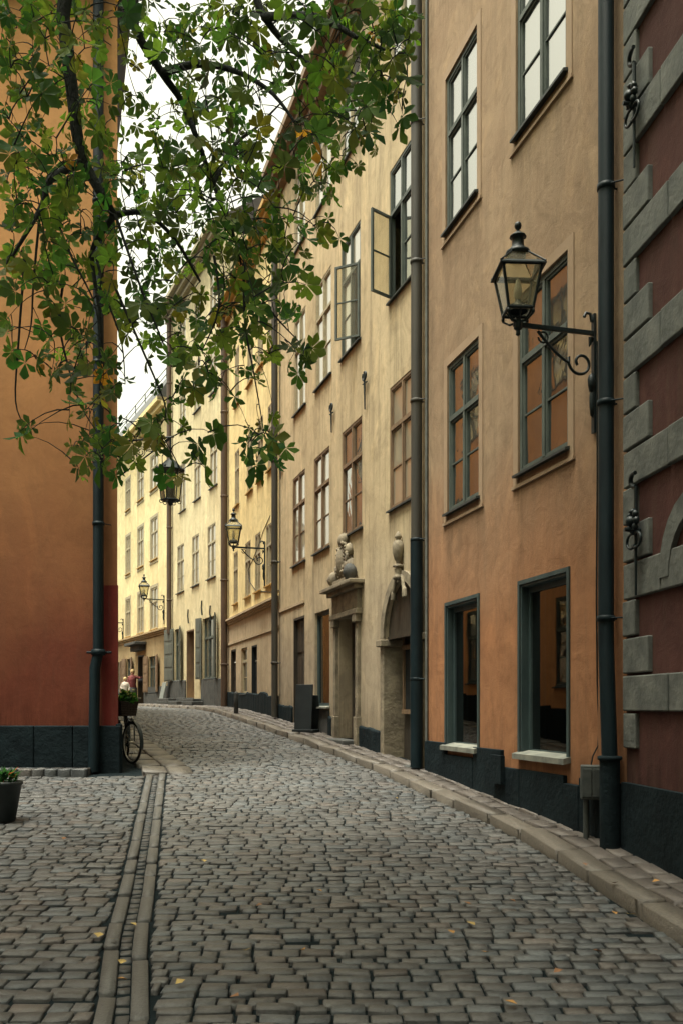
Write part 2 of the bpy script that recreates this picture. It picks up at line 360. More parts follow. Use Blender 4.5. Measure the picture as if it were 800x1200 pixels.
def pave(st, xl, xr, y0, y1, dstep, wmin, wmax, hgt, colf, bl, br, ymax, wob=.03):
    v = y0; row = 0
    while v < y1:
        ds = dstep*random.uniform(.86, 1.14)*(1 if v < 22 else 1.15)
        X0, X1 = xl(v), xr(v); xc = .5*(X0+X1); ph = phi(v); x = X0-1.0+random.uniform(0, .2); seed = random.uniform(0, 9)
        while x < X1+1.0:
            wd = random.uniform(wmin, wmax); cxm = x+wd/2
            yy = v+math.tan(ph)*(cxm-xc)+wob*math.sin(cxm*2.1+seed)+wob*.5*math.sin(cxm*5.3+seed*2)
            A, B = max(x, bl(yy)+random.uniform(0, .012)), min(x+wd, br(yy)-random.uniform(0, .012))
            if B-A > .055 and 1.5 < yy < ymax and random.random() > .003:
                w2 = B-A; c2 = (A+B)/2; yy += math.tan(ph)*(c2-cxm)
                a = ph+random.uniform(-.03, .03); ax = Vector((math.cos(a), math.sin(a), 0)); ay = Vector((-math.sin(a), math.cos(a), (zg(yy+.1)-zg(yy-.1))/.2))
                va = .0055 if yy < 12 else .003; hh = hgt+random.uniform(-va, va)+.006*math.sin(c2*1.9+1.3*math.sin(yy*1.1))*math.cos(yy*1.7); cc = colf(); pt_ = 1+.22*math.sin(c2*1.3+yy*.7+2*math.sin(yy*.9))*math.sin(yy*1.9-c2*.8); cc = tuple(v_*pt_ for v_ in cc)
                st.stone(Vector((c2, yy, zg(yy))), ax, ay, w2/2-random.uniform(.004, .009), ds/2-random.uniform(.004, .0075), hh, random.uniform(.005, .009)*(1 if yy < 8 else .6), cc, yy < 20)
            x += wd
        v += ds; row += 1
st = Stones()
pave(st, leftx, kerbx, 2.6, 55, .128, .11, .25, .0, lambda: stonecol(1.0), lambda y: leftx(y)+(.16 if y < 14.9 else .58), lambda y: kerbx(y)-.0, 56, .018)
st.build('road_cobbles', 'cobble', 'worn grey cobblestone roadway curving up between the houses')
st = Stones()
pave(st, lambda y: -7.5, leftx, 2.6, 15.3, .135, .13, .24, .0, lambda: stonecol(.85), lambda y: -7.5, lambda y: leftx(y)-.16, 14.5, .03)
st.build('square_cobbles', 'cobble', 'dark uneven cobbles of the square left of the gutter')
# gutter: two rows of long channel stones with a sunk bed of small stones between
st = Stones()
for side in (-1, 1):
    y = 2.6
    while y < 15.3:
        ln = random.uniform(.5, 1.0); ym = y+ln/2; x = leftx(ym)+side*.098; d = Vector((leftx(ym+.3)-leftx(ym-.3), .6, zg(ym+.3)-zg(ym-.3))); k = d.length; d /= k
        st.stone(Vector((x, ym, zg(ym))), Vector((d.y, -d.x, 0)), d, .052, ln/2-.007, .010, .014, tuple(v*1.15 for v in (.075, .075, .07)), True); y += ln
y = 2.6
while y < 15.0:
    ln = random.uniform(.10, .2); ym = y+ln/2; d = Vector((leftx(ym+.3)-leftx(ym-.3), .6, 0)).normalized()
    st.stone(Vector((leftx(ym), ym, zg(ym))), Vector((d.y, -d.x, 0)), d, .040, ln/2-.010, -.018, .008, stonecol(.6), True); y += ln
st.build('gutter', 'cobble', 'stone gutter channel along the left of the roadway')
# kerb and flagged pavement
KH = .10
st = Stones(); y = 2.2
while y < 55:
    ln = random.uniform(.7, 1.15)
    d = Vector((kerbx(y+ln)-kerbx(y), ln, zg(y+ln)-zg(y))); k = d.length; d /= k; m0 = Vector((kerbx(y), y, zg(y)))+d*k*.5; nx = Vector((d.y, -d.x, 0)).normalized()
    kk = random.uniform(.85, 1.12); c = tuple(v*kk for v in (.135, .118, .095)); k2 = random.uniform(-.008, .008)
    st.stone(m0+nx*.13, nx, d, .125, k/2-.008, KH+k2, .007, c, y < 30); y += ln
st.build('kerb', 'cobble', 'long granite kerb stones along the right pavement')
st = Stones()
for row in range(14):
    y = 2.2+random.uniform(0, .3); off = .262+row*.235
    while y < 55:
        ln = random.uniform(.32, .5); ym = y+ln/2; d = Vector((kerbx(ym+.3)-kerbx(ym-.3), .6, 0)).normalized(); nx = Vector((d.y, -d.x, 0))
        p = Vector((kerbx(ym), ym, 0))+nx*(off+.115); d = Vector((d.x, d.y, (zg(p.y+.2)-zg(p.y-.2))/.4)); 
        if p.x < wallx(p.y)+.10:
            kk = random.uniform(.75, 1.2); c = tuple(v*kk for v in (.105, .09, .078))
            st.stone(Vector((p.x, p.y, zg(p.y))), nx, d, .108, ln/2-.010, KH+.002+random.uniform(-.006, .006), .006, c, p.y < 20)
        y += ln
st.build('pavement', 'cobble', 'narrow flagged pavement at the foot of the right facades')
mb = MB(); V = []; ys = np.arange(2, 56, .5)
for y in ys: V += [(kerbx(y)+.02, y, zg(y)+.045), (wallx(y)+.3, y, zg(y)+.045)]
mb.add(V, [(2*i, 2*i+1, 2*i+3, 2*i+2) for i in range(len(ys)-1)]); o = mb.build('pavement_bed', 'soil'); o['kind'] = 'structure'; o['label'] = 'joint bed under the pavement flags'
# flagstones along the side wall of the red building beyond the corner
st = Stones()
for row in range(2):
    y = 14.6
    while y < 40:
        ln = random.uniform(.5, .9); ym = y+ln/2
        x = leftx(ym)+.38-row*.42; d = Vector((leftx(ym+.3)-leftx(ym-.3), .6, zg(ym+.3)-zg(ym-.3))).normalized(); nx = Vector((d.y, -d.x, 0)).normalized()
        st.stone(Vector((x, ym, zg(ym))), nx, d, .2, ln/2-.01, .03, .01, tuple(v*1.0 for v in (.10, .09, .075)), True); y += ln
st.build('side_flagstones', 'cobble', 'pale flagstones beside the bicycle past the red corner')

# ------------------------------------------------------------------ facade helpers
def stain(o, fr, holes, ztop=99, pipes=(), base=.4, amt=1.0):
    # where rain and splash have dirtied the plaster: below sill ends, beside pipes, along the foot, under the eaves
    me = o.data; off = o.parent.matrix_basis.translation if o.parent else Vector((0, 0, 0)); vals = []
    for v in me.vertices:
        w_ = v.co+off; q = w_-fr.p0; a = q.dot(fr.u); z = w_.z; d = 0
        for h in holes:
            if h[0]-.16 < a < h[1]+.16 and z < h[2]+.02:
                e = min(abs(a-h[0]), abs(a-h[1])); k = (1.0 if e < .14 else .38)*math.exp(-(h[2]-z)/.75); d = max(d, k)
        g = fr.gz(a)+base; d = max(d, 1.0*math.exp(-max(0, z-g)/.45), .8*math.exp(-max(0, ztop-z)/.6))
        for p in pipes: d = max(d, .6*math.exp(-abs(a-p)/.16))
        d *= amt; vals += [d, d, d, 1]
    ca = me.color_attributes.new('Dirt', 'FLOAT_COLOR', 'POINT'); ca.data.foreach_set('color', vals)
def dense(L_, step):
    out_ = [L_[0]]
    for a, b in zip(L_, L_[1:]):
        n = max(1, int((b-a)/step)); out_ += [a+(b-a)*k/n for k in range(1, n+1)]
    return out_
def wall_mesh(mb, fr, s0, s1, z0, z1, holes, depth=.25, step=.16):
    """holes: (a0,a1,z0,z1,depth). Front sheet with openings and their reveals."""
    S = sorted({s0, s1, *[h[0] for h in holes], *[h[1] for h in holes]}); Z = sorted({z0, z1, *[h[2] for h in holes], *[h[3] for h in holes]})
    S = [s for s in S if s0 <= s <= s1]
    if step: S = dense(S, step); Z = dense(Z, step)
    for i in range(len(S)-1):
        for j in range(len(Z)-1):
            a, b = .5*(S[i]+S[i+1]), .5*(Z[j]+Z[j+1])
            if any(h[0] < a < h[1] and h[2] < b < h[3] for h in holes): continue
            mb.quad(fr.pt(S[i], 0, Z[j]), fr.pt(S[i], 0, Z[j+1]), fr.pt(S[i+1], 0, Z[j+1]), fr.pt(S[i+1], 0, Z[j]))
    for h in holes:
        a0, a1, b0, b1 = h[:4]; d = -(h[4] if len(h) > 4 else depth)
        for (p, q) in (((a0, b0), (a1, b0)), ((a1, b0), (a1, b1)), ((a1, b1), (a0, b1)), ((a0, b1), (a0, b0))):
            mb.quad(fr.pt(p[0], 0, p[1]), fr.pt(q[0], 0, q[1]), fr.pt(q[0], d, q[1]), fr.pt(p[0], d, p[1]))
def body(mb, fr, s0, s1, z0, z1, deep):                 # side, back and top of the masonry
    A, B = s0, s1
    mb.quad(fr.pt(A, 0, z0), fr.pt(A, -deep, z0), fr.pt(A, -deep, z1), fr.pt(A, 0, z1))
    mb.quad(fr.pt(B, 0, z0), fr.pt(B, 0, z1), fr.pt(B, -deep, z1), fr.pt(B, -deep, z0))
    mb.quad(fr.pt(A, -deep, z0), fr.pt(B, -deep, z0), fr.pt(B, -deep, z1), fr.pt(A, -deep, z1))
def roof(fr, s0, s1, z, deep, rise, parent, mat='darkroof', over=.35, back=0):
    m = MB(); e = over
    P = [fr.pt(s0, e, z), fr.pt(s1, e, z), fr.pt(s1, -deep/2, z+rise), fr.pt(s0, -deep/2, z+rise), fr.pt(s0, -deep, z), fr.pt(s1, -deep, z)]
    m.add(P, [(0, 1, 2, 3), (3, 2, 5, 4), (0, 3, 4), (1, 5, 2), (0, 4, 5, 1)]); return m.build('roof', mat, parent)
def cornice(fr, s0, s1, z, h, out, parent, mat, name='cornice', steps=3):
    m = MB()
    for i in range(steps): m.box(fr, s0, s1, -.02, out*(i+1)/steps, z+h*i/steps+(.001 if i else 0), z+h*(i+1)/steps)
    return m.build(name, mat, parent)
def window(parent, fr, a0, a1, z0, z1, d=-.05, mat='frame', rows=2, trans=.36, fw=.055, silld=.09, sillmat='sill', top=1, cols=2, surround=None, openc=None, reveal=.0, pane='pane'):
    """two casements under a transom; rows = panes in each lower casement. openc=(side, angle, zlow?, ztop?) a casement swung out"""
    m = MB(); w = a1-a0; h = z1-z0; bd = .06
    m.box(fr, a0, a0+fw, d-bd, d+.012, z0, z1); m.box(fr, a1-fw, a1, d-bd, d+.012, z0, z1)
    m.box(fr, a0+fw, a1-fw, d-bd, d+.011, z0, z0+fw); m.box(fr, a0+fw, a1-fw, d-bd, d+.011, z1-fw, z1)
    zt = z1-h*trans if trans else z1-fw
    if trans: m.box(fr, a0+fw, a1-fw, d-bd, d+.022, zt-.032, zt+.032)
    lim = (z0+fw, z1-fw)
    for c in range(1, cols):
        am = a0+w*c/cols
        m.box(fr, am-.032, am+.032, d-bd, d+.018, z0+fw, (zt-.032) if trans else z1-fw)
        if trans: m.box(fr, am-.030, am+.030, d-bd, d+.016, zt+.032, z1-fw)
    opening = None
    for c in range(cols):
        b0 = a0+w*c/cols+(.032 if c else fw); b1 = a0+w*(c+1)/cols-(.032 if c < cols-1 else fw)
        sec = [(z0+fw, (zt-.032) if trans else z1-fw, rows, 0)]
        if trans: sec.append((zt+.032, z1-fw, top, 1))
        for (y0, y1, n, up) in sec:
            if openc and c == openc[0] and up == openc[2]: opening = (b0, b1, y0, y1, n); continue
            st_ = .030                                    # the casement's own stiles
            for (p0, p1, q0, q1) in ((b0, b0+st_, y0, y1), (b1-st_, b1, y0, y1), (b0+st_, b1-st_, y0, y0+st_), (b0+st_, b1-st_, y1-st_, y1)):
                m.box(fr, p0, p1, d-.045, d-.004, q0, q1)
            for k in range(1, n):
                yy = y0+(y1-y0)*k/n; m.box(fr, b0+st_, b1-st_, d-.042, d-.008, yy-.011, yy+.011)
    f = m.build('window', mat, parent)
    g = MB()
    for c in range(cols):                               # every pane sits at its own slight angle, as old glazing does
        b0 = a0+w*c/cols+.02; b1 = a0+w*(c+1)/cols-.02
        secs = [(z0+.02, zt-.01, rows, 0)]+([(zt+.01, z1-.02, top, 1)] if trans else [])
        for (y0, y1, n, up) in secs:
            if opening and c == openc[0] and up == openc[2]: continue
            for k in range(n):
                q0 = y0+(y1-y0)*k/n; q1 = y0+(y1-y0)*(k+1)/n; j = [random.uniform(-.004, .004) for _ in range(4)]
                g.quad(fr.pt(b0, d-.026+j[0], q0), fr.pt(b0, d-.026+j[1], q1), fr.pt(b1, d-.026+j[2], q1), fr.pt(b1, d-.026+j[3], q0))
    g.build('pane', pane, f)
    if opening:
        b0, b1, y0, y1, n = opening; side = openc[0]; ang = openc[1]
        r = MB(); r.box(fr, b0-.01, b1+.01, d-.30, d-.28, y0-.02, y1+.02); r.build('dark_room', 'interior', f)
        # side 0 = hinge at a0 (near jamb), side last = hinge at a1 (far jamb)
        hinge = b0 if side == 0 else b1; sg = 1 if side == 0 else -1; wd = b1-b0
        cf = Fr((0, 0), (1, 0)); cf.u = (fr.u*(sg*math.cos(R(ang)))+fr.n*math.sin(R(ang))).normalized(); cf.n = Vector((0, 0, 1)).cross(cf.u)
        cf.p0 = fr.pt(hinge, d+.02, 0); m2 = MB(); sw = .04
        for (p0, p1, q0, q1) in ((0, sw, y0, y1), (wd-sw, wd, y0, y1), (sw, wd-sw, y0, y0+sw), (sw, wd-sw, y1-sw, y1)): m2.box(cf, p0, p1, -.02, .02, q0, q1)
        for k in range(1, n): yy = y0+(y1-y0)*k/n; m2.box(cf, sw, wd-sw, -.012, .012, yy-.011, yy+.011)
        c2 = m2.build('casement', mat, f)
        g2 = MB(); g2.quad(cf.pt(sw-.01, 0, y0+sw-.01), cf.pt(wd-sw+.01, 0, y0+sw-.01), cf.pt(wd-sw+.01, 0, y1-sw+.01), cf.pt(sw-.01, 0, y1-sw+.01))
        c2g = g2.build('casement_pane', 'lampglass', f)
    if silld:
        s_ = MB(); P = []
        e = .05; s_.add([fr.pt(a0-e, d-.02, z0+.02), fr.pt(a1+e, d-.02, z0+.02), fr.pt(a1+e, silld, z0-.012), fr.pt(a0-e, silld, z0-.012),
                         fr.pt(a0-e, d-.02, z0-.03), fr.pt(a1+e, d-.02, z0-.03), fr.pt(a1+e, silld, z0-.042), fr.pt(a0-e, silld, z0-.042)],
                        [(0, 3, 2, 1), (4, 5, 6, 7), (3, 7, 6, 2), (0, 4, 7, 3), (1, 2, 6, 5), (0, 1, 5, 4)])
        s_.build('sill', sillmat, f)
    if surround:
        t = MB(); sw = .13; o_ = .012
        for (p0, p1, q0, q1) in ((a0-sw, a0-.002, z0-.12, z1+sw), (a1+.002, a1+sw, z0-.12, z1+sw), (a0-.002, a1+.002, z1+.002, z1+sw)): t.box(fr, p0, p1, -.01, o_, q0, q1)
        t.box(fr, a0-sw-.02, a1+sw+.02, -.01, .03, z0-.17, z0-.13)
        t.build('surround', surround, f)
    return f
def pipe(parent_fr, s, z0, z1, r, mat, d=.13, label='', foot=None, rings=3.0, cat='downpipe', group='downpipes on the house fronts', name='downpipe', matlow=None, zsplit=None, ds=0):
    fr = parent_fr; base = fr.pt(s, d, z0)
    e = empty(name, base, label, cat, group)
    if foot is None:
        pts = [fr.pt(s, d, z0), fr.pt(s, d, z1)]
    else: pts = foot+[fr.pt(s, d, z1)]
    m = MB()
    if matlow:
        zs = zsplit; a = [p for p in pts if p.z < zs]+[fr.pt(s, d, zs)]
        MB().tube(a, r*1.12, 14).build('pipe_foot', matlow, e); m.tube([fr.pt(s, d, zs), fr.pt(s, d, z1)], r, 14)
    else: m.tube(pts, r, 14)
    m.build('pipe', mat, e)
    z = z0+1.4; low = pts[-2].z if foot else z0
    while z < z1:
        if z > low+.2:
            c = MB(); c.lathe(fr.pt(s, d, z), [(r, -.03), (r+.012, -.025), (r+.012, .025), (r, .03)], 14)
            c.tube([fr.pt(s, d-r, z), fr.pt(s-.0, -.03, z)], .010, 6); c.tube([fr.pt(s, d, z-.0)+fr.u*(-r), fr.pt(s-r-.09, .02, z)], .008, 6)
            c.build('clamp', matlow if matlow and z < zsplit else mat, e)
        z += rings
    return e

# ------------------------------------------------------------------ right side houses
# 1. rusticated house on the right edge
fr = Fr(CR[0], CR[1]); FR0 = fr; L = fr.L
h = empty('rusticated_house', fr.pt(L, 0, zg(9)), 'oxblood red house with bands of grey stone blocks, at the right edge', 'house')
m = MB(); wall_mesh(m, fr, 0, L, -1, 15, []); body(m, fr, 0, L, -1, 15, 7); stain(m.build('wall', 'darkred', h), fr, [], base=.8)
m = MB()
zf = 1.55; per = 1.085; bh = .345; gap = .017
def blk(s0, s1, z): m.box(fr, s0, s1, -.02, .045+random.uniform(-.006, .006), z+.008, z+bh)
for k in range(-1, 12):
    z = zf+per*k
    x = L-.002                                          # full band made of long blocks
    first = True
    while x > .1:
        ln = random.choice([.95, .8]) ; s_ = max(0, x-ln); blk(s_+gap, x, z) if z > 1 else None; x = s_
    if z > 1 or k == -1:
        blk(fr.s_at(748.5), L-.002, z-.36) if z-.36 > 1.0 else None
    blk(fr.s_at(764), L-.002, z-.722+.0) if z-.722 > .9 else None
m2 = m
# short and medium blocks: swap so that going up it reads band, short, medium
m2.build('stone_blocks', 'quoin', h, bevel=.012)
m = MB(); m.box(fr, 0, L-.003, -.02, .06, -1, .86); m.build('plinth', 'plinth', h)
cornice(fr, 0, L, 14.6, .5, .4, h, 'quoin'); roof(fr, 0, L, 15.1, 7, 3, h)
# arched stone window surround just entering the frame
m = MB(); ca = fr.s_at(777)-.60; zc = 2.75
prev = None
for i in range(0, 13):
    a = PI*i/12; p = [(ca+math.cos(a)*r_, zc+math.sin(a)*r_*1.15) for r_ in (.42, .60)]
    if prev: 
        q = prev; P = [fr.pt(q[0][0], .05, q[0][1]), fr.pt(q[1][0], .05, q[1][1]), fr.pt(p[1][0], .05, p[1][1]), fr.pt(p[0][0], .05, p[0][1])]
        P2 = [v-fr.n*.07 for v in P]; m.add(P+P2, [(0, 1, 2, 3), (1, 5, 6, 2), (0, 3, 7, 4)])
    prev = p
m.build('arched_surround', 'quoin', h)

# wall anchors on it
def anchor_ornate(px, ptop, pbot, fr, label):
    s = fr.s_at(px); zt = fr.z_at(px, ptop); zb = fr.z_at(px, pbot)
    e = empty('wall_anchor', fr.pt(s, .05, zb), label, 'wall anchor', 'ornate iron anchors on the stone blocks')
    H = zt-zb; m = MB(); m.tube([fr.pt(s, .09, zb), fr.pt(s, .09, zt-.10)], [.012, .02], 6)
    hook = [fr.pt(s+.0+.09*math.sin(a), .09+.02*a/3, zt-.10+.09*(1-math.cos(a))*.7) for a in np.linspace(0, 3.6, 9)]
    m.tube(hook, [.022]*7+[.018, .02], 6); m.tube([fr.pt(s, .04, zb+H*.55), fr.pt(s, .20, zb+H*.55)], .02, 6)
    m.build('rod', 'iron', e)
    m = MB()
    for k in range(8):
        a = 2*PI*k/8; m.blob(fr.pt(s+.075*math.cos(a), .12, zb+H*.62+.085*math.sin(a)), (.035, .035, .035), k, .2, 6)
    m.blob(fr.pt(s, .14, zb+H*.62), (.05, .05, .05), 3, .1, 8)
    m.build('rosette', 'iron', e)
    m = MB()
    for sg in (-1, 1):
        P = [fr.pt(s+sg*(.05+.10*math.sin(a)), .11, zb+H*.46+.07*math.cos(a)) for a in np.linspace(-.4, 4.0, 10)]; m.tube(P, .014, 6)
    m.build('scroll', 'iron', e)
anchor_ornate(753, 62, 197, FR0, 'upper black iron anchor with rosette and hook on the stone blocks')
anchor_ornate(755, 558, 698, FR0, 'lower black iron anchor with rosette and hook on the stone blocks')

# 2. orange house
fr = Fr(CR[1], CR[2]); FO = fr
h = empty('orange_house', fr.pt(0, 0, zg(9)), 'worn orange plaster house with two tall teal shop windows', 'house'); HO = h
def rect(fr, x0, x1, z0, z1): a, b = sorted((fr.s_at(x0), fr.s_at(x1))); return (a, b, z0, z1)
wr = [(522, 559, 8.64, 10.92), (604.5, 663.5, 8.64, 10.92), (524, 561, 4.46, 6.64), (607, 665.5, 4.46, 6.64)]
wr += [(522, 559, 12.5, 14.2), (605, 663, 12.5, 14.2)]
shops = [(523, 560, 1.02, 3.09), (609.5, 665, 1.02, 3.09)]
holes = [rect(fr, *q)+(.12,) for q in wr]+[rect(fr, *q)+(.34,) for q in shops]
m = MB(); wall_mesh(m, fr, 0, fr.L, -1, 15.2, holes); body(m, fr, 0, fr.L, -1, 15.2, 8); stain(m.build('wall', 'orange', h), fr, holes, 15.2, (0, fr.L-.15))
for i, q in enumerate(wr):
    r_ = rect(fr, *q); window(h, fr, *r_, d=-.03, mat='frame', rows=2, trans=.37, fw=.06, surround='trimO', silld=.07)
for i, q in enumerate(shops):
    a0, a1, z0, z1 = rect(fr, *q); m = MB(); fw = .05
    for (p0, p1, q0, q1) in ((a0-.05, a0, z0, z1+.05), (a1, a1+.05, z0, z1+.05), (a0, a1, z1, z1+.05)): m.box(fr, p0, p1, -.02, .022, q0, q1)   # casing on the face
    for (p0, p1, q0, q1) in ((a0+.002, a0+.03, z0, z1-.002), (a1-.03, a1-.002, z0, z1-.002), (a0+.03, a1-.03, z1-.03, z1-.003)): m.box(fr, p0, p1, -.33, -.001, q0, q1)
    for (p0, p1, q0, q1) in ((a0+.03, a0+.08, z0, z1-.03), (a1-.08, a1-.03, z0, z1-.03), (a0+.08, a1-.08, z1-.10, z1-.03), (a0+.08, a1-.08, z0, z0+.06)): m.box(fr, p0, p1, -.15, -.09, q0, q1)
    f = m.build('shop_window', 'shopframe', h)
    g = MB(); g.quad(fr.pt(a0+.04, -.12, z0), fr.pt(a0+.04, -.12, z1-.04), fr.pt(a1-.04, -.12, z1-.04), fr.pt(a1-.04, -.12, z0)); g.build('pane', 'shopglass', f)
    g = MB(); g.quad(fr.pt(a0-.3, -1.6, z0-.6), fr.pt(a0-.3, -1.6, z1+.3), fr.pt(a1+.3, -1.6, z1+.3), fr.pt(a1+.3, -1.6, z0-.6))
    g.quad(fr.pt(a0-.3, -.35, z0-.3), fr.pt(a1+.3, -.35, z0-.3), fr.pt(a1+.3, -1.6, z0-.3), fr.pt(a0-.3, -1.6, z0-.3))
    g.quad(fr.pt(a0-.3, -.35, z1+.2), fr.pt(a1+.3, -.35, z1+.2), fr.pt(a1+.3, -1.6, z1+.2), fr.pt(a0-.3, -1.6, z1+.2))
    g.quad(fr.pt(a0-.3, -.35, z0-.3), fr.pt(a0-.3, -1.6, z0-.3), fr.pt(a0-.3, -1.6, z1+.3), fr.pt(a0-.3, -.35, z1+.3))
    g.quad(fr.pt(a1+.3, -.35, z0-.3), fr.pt(a1+.3, -1.6, z0-.3), fr.pt(a1+.3, -1.6, z1+.3), fr.pt(a1+.3, -.35, z1+.3)); g.build('shop_interior', 'interior', f)
    s_ = MB(); s_.add([fr.pt(a0-.06, -.10, z0+.05), fr.pt(a1+.06, -.10, z0+.05), fr.pt(a1+.06, .09, z0+.006), fr.pt(a0-.06, .09, z0+.006),
                      fr.pt(a0-.06, -.10, z0-.02), fr.pt(a1+.06, -.10, z0-.02), fr.pt(a1+.06, .09, z0-.06), fr.pt(a0-.06, .09, z0-.06)],
                     [(0, 3, 2, 1), (4, 5, 6, 7), (3, 7, 6, 2), (0, 4, 7, 3), (1, 2, 6, 5)]); s_.build('sill', 'sillpale', f)
# plinth with its steps (photo columns and top rows)
m = MB(); d = .05
steps = [(498, 524, 869), (524, 557, 886), (557, 590, 877), (590, 612, 900), (612, 664, 905), (664, 682, 919), (682, 733, 915)]
for i, (x0, x1, y) in enumerate(steps):
    a, b = sorted((fr.s_at(x0), fr.s_at(x1))); a = max(a, .002); z = fr.z_at((x0+x1)/2, y)
    m.box(fr, a+.001, min(b, fr.L), -.02, d+.006*(i % 2), -1, z)
m.build('plinth', 'plinth', h, bevel=.01)
cornice(fr, 0, fr.L, 14.9, .45, .45, h, 'trimO'); roof(fr, 0, fr.L, 15.36, 8, 3.5, h)
m = MB(); a, b = fr.s_at(596), fr.s_at(583); m.box(fr, min(a, b), max(a, b), .06, .12, .62, .98); m.build('vent_box', 'plinth', h)

# 3. cream house
fr = Fr(CR[2], CR[3]); FC = fr
h = empty('cream_house', fr.pt(0, 0, zg(14.5)), 'weathered cream house with carved stone doorway and two windows standing open', 'house'); HC = h
zr = [(5.02, 7.15), (8.65, 10.93), (12.55, 14.45)]
cols_ = [(343, 357.5), (368, 386), (401, 424), (456.5, 486)]
cols2 = [(345, 358), (370, 388), (400, 422), (456.5, 484)]
wins = []
for ri, (z0, z1) in enumerate(zr):
    for ci, c in enumerate(cols_ if ri == 0 else cols2): wins.append((ri, ci, rect(fr, c[0], c[1], z0, z1)))
gz = fr.gz
def rectp(fr, x0, x1, ytop, ybot):
    z1 = fr.z_at((x0+x1)/2, ytop); z0 = fr.z_at((x0+x1)/2, ybot); return rect(fr, x0, x1, z0, z1)
darkdoor = rectp(fr, 344, 357, 723, 856); dispw = rectp(fr, 369, 386, 716, 828); portal = rectp(fr, 397, 419, 722, 866)
ardoor = rect(fr, 451.5, 492, zg(16)+.02, 3.72)
holes = [w_[2]+(.10,) for w_ in wins]+[darkdoor+(.16,), dispw+(.14,), portal+(.34,), ardoor+(.40,)]
m = MB(); wall_mesh(m, fr, 0, fr.L, -1, 15.0, holes); body(m, fr, 0, fr.L, -1, 15.0, 8)
# spandrels that close the square opening to an arch
a0, a1, z0, z1 = ardoor; am = .5*(a0+a1); rr = (a1-a0)/2; zs = z1-rr*1.15
pr = None
for i in range(13):
    a = PI*i/12; p = (am+math.cos(a)*rr, zs+math.sin(a)*rr*1.15-.002)
    if pr:
        m.quad(fr.pt(pr[0], -.001, pr[1]), fr.pt(pr[0], -.001, z1), fr.pt(p[0], -.001, z1), fr.pt(p[0], -.001, p[1]))
        m.quad(fr.pt(pr[0], -.001, pr[1]), fr.pt(p[0], -.001, p[1]), fr.pt(p[0], -.40, p[1]), fr.pt(pr[0], -.40, pr[1]))
    pr = p
stain(m.build('wall', 'cream', h), fr, holes[:12], 15.0, (0, fr.L))
for ri, ci, r_ in wins:
    oc = None
    if ri == 1 and ci == 3: oc = (1, 66, 0)
    if ri == 1 and ci == 2: oc = (0, 47, 0)
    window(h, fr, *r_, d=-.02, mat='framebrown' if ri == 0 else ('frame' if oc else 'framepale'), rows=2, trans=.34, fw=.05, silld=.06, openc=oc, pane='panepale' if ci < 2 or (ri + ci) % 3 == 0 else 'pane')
# dark door
def door_fill(h, fr, r_, d, mat='wood', panels=3, name='door', lining=True):
    a0, a1, z0, z1 = r_
    if lining:
        m = MB()
        for (p0, p1, q0, q1) in ((a0+.002, a0+.04, z0, z1-.002), (a1-.04, a1-.002, z0, z1-.002), (a0+.04, a1-.04, z1-.05, z1-.003)): m.box(fr, p0, p1, d+.001, -.004, q0, q1)
        m.build('door_frame', mat, h)
    m = MB(); m.box(fr, a0, a1, d-.05, d, z0, z1); n = panels; hh = (z1-z0)/n; am = (a0+a1)/2
    for k in range(n):
        for (b0, b1) in ((a0+.07, am-.03), (am+.03, a1-.07)):
            if b1-b0 > .08: m.box(fr, b0, b1, d, d+.018, z0+hh*k+.07, z0+hh*(k+1)-.05)
    o = m.build(name, mat, h, bevel=.006); k_ = MB(); k_.blob(fr.pt(am+.06, d+.05, z0+1.0), (.03, .03, .03)); k_.build('handle', 'chrome', o); return o
door_fill(h, fr, darkdoor, -.10)
t = MB(); a0, a1, z0, z1 = dispw
f = window(h, fr, a0, a1, z0, z1, d=-.07, mat='shopframe', rows=1, trans=0, cols=1, fw=.05, silld=.10, sillmat='sillpale', pane='shopglass')
m = MB(); P = []
for i in range(14): P.append((a0+.05+(a1-a0)*.55*i/13, -.30-.03*math.sin(i*1.7)))
for i in range(13): m.quad(fr.pt(P[i][0], P[i][1], z0+.3), fr.pt(P[i][0]-.0, P[i][1], z1-.05), fr.pt(P[i+1][0], P[i+1][1], z1-.05), fr.pt(P[i+1][0], P[i+1][1], z0+.3))
m.build('curtain', 'curtain', f)
m = MB(); m.box(fr, a0-.02, a1+.02, -1.2, -1.15, z0-.1, z1+.1); m.box(fr, a0-.1, a0-.04, -1.15, -.25, z0-.1, z1+.1); m.box(fr, a1+.04, a1+.1, -1.15, -.25, z0-.1, z1+.1); m.build('shop_interior', 'interior', f)
m = MB(); m.box(fr, a0+.002, a1-.002, -.02, .03, zg(20)-.5, z0-.08); m.build('window_apron', 'granite', h)
# carved portal: door recessed, pilasters, entablature, arms
door_fill(h, fr, portal, -.28, panels=4, lining=False)
a0, a1, z0, z1 = portal
for s0, s1 in ((a0-.20, a0-.01), (a1+.01, a1+.20)):
    m = MB(); m.box(fr, s0, s1, -.02, .10, z0-.6, z0+.45); m.box(fr, s0+.02, s1-.02, -.02, .07, z0+.451, z1-.18); m.box(fr, s0-.02, s1+.02, -.02, .12, z1-.179, z1-.03); m.build('pilaster', 'sandstone', h, bevel=.012)
m = MB(); m.box(fr, a0-.28, a1+.28, -.02, .13, z1-.03, z1+.08); m.box(fr, a0-.22, a1+.22, -.02, .09, z1+.081, z1+.45); m.box(fr, a0-.30, a1+.30, -.02, .18, z1+.451, z1+.54)
m.box(fr, a0-.40, a1+.40, -.02, .30, z1+.541, z1+.62); m.build('entablature', 'sandstone', h, bevel=.015)
m = MB(); zt = z1+.62; am = (a0+a1)/2                       # coat of arms: shield, crest, scrolls and two round bosses
m.box(fr, am-.42, am+.42, -.02, .20, zt+.001, zt+.10)
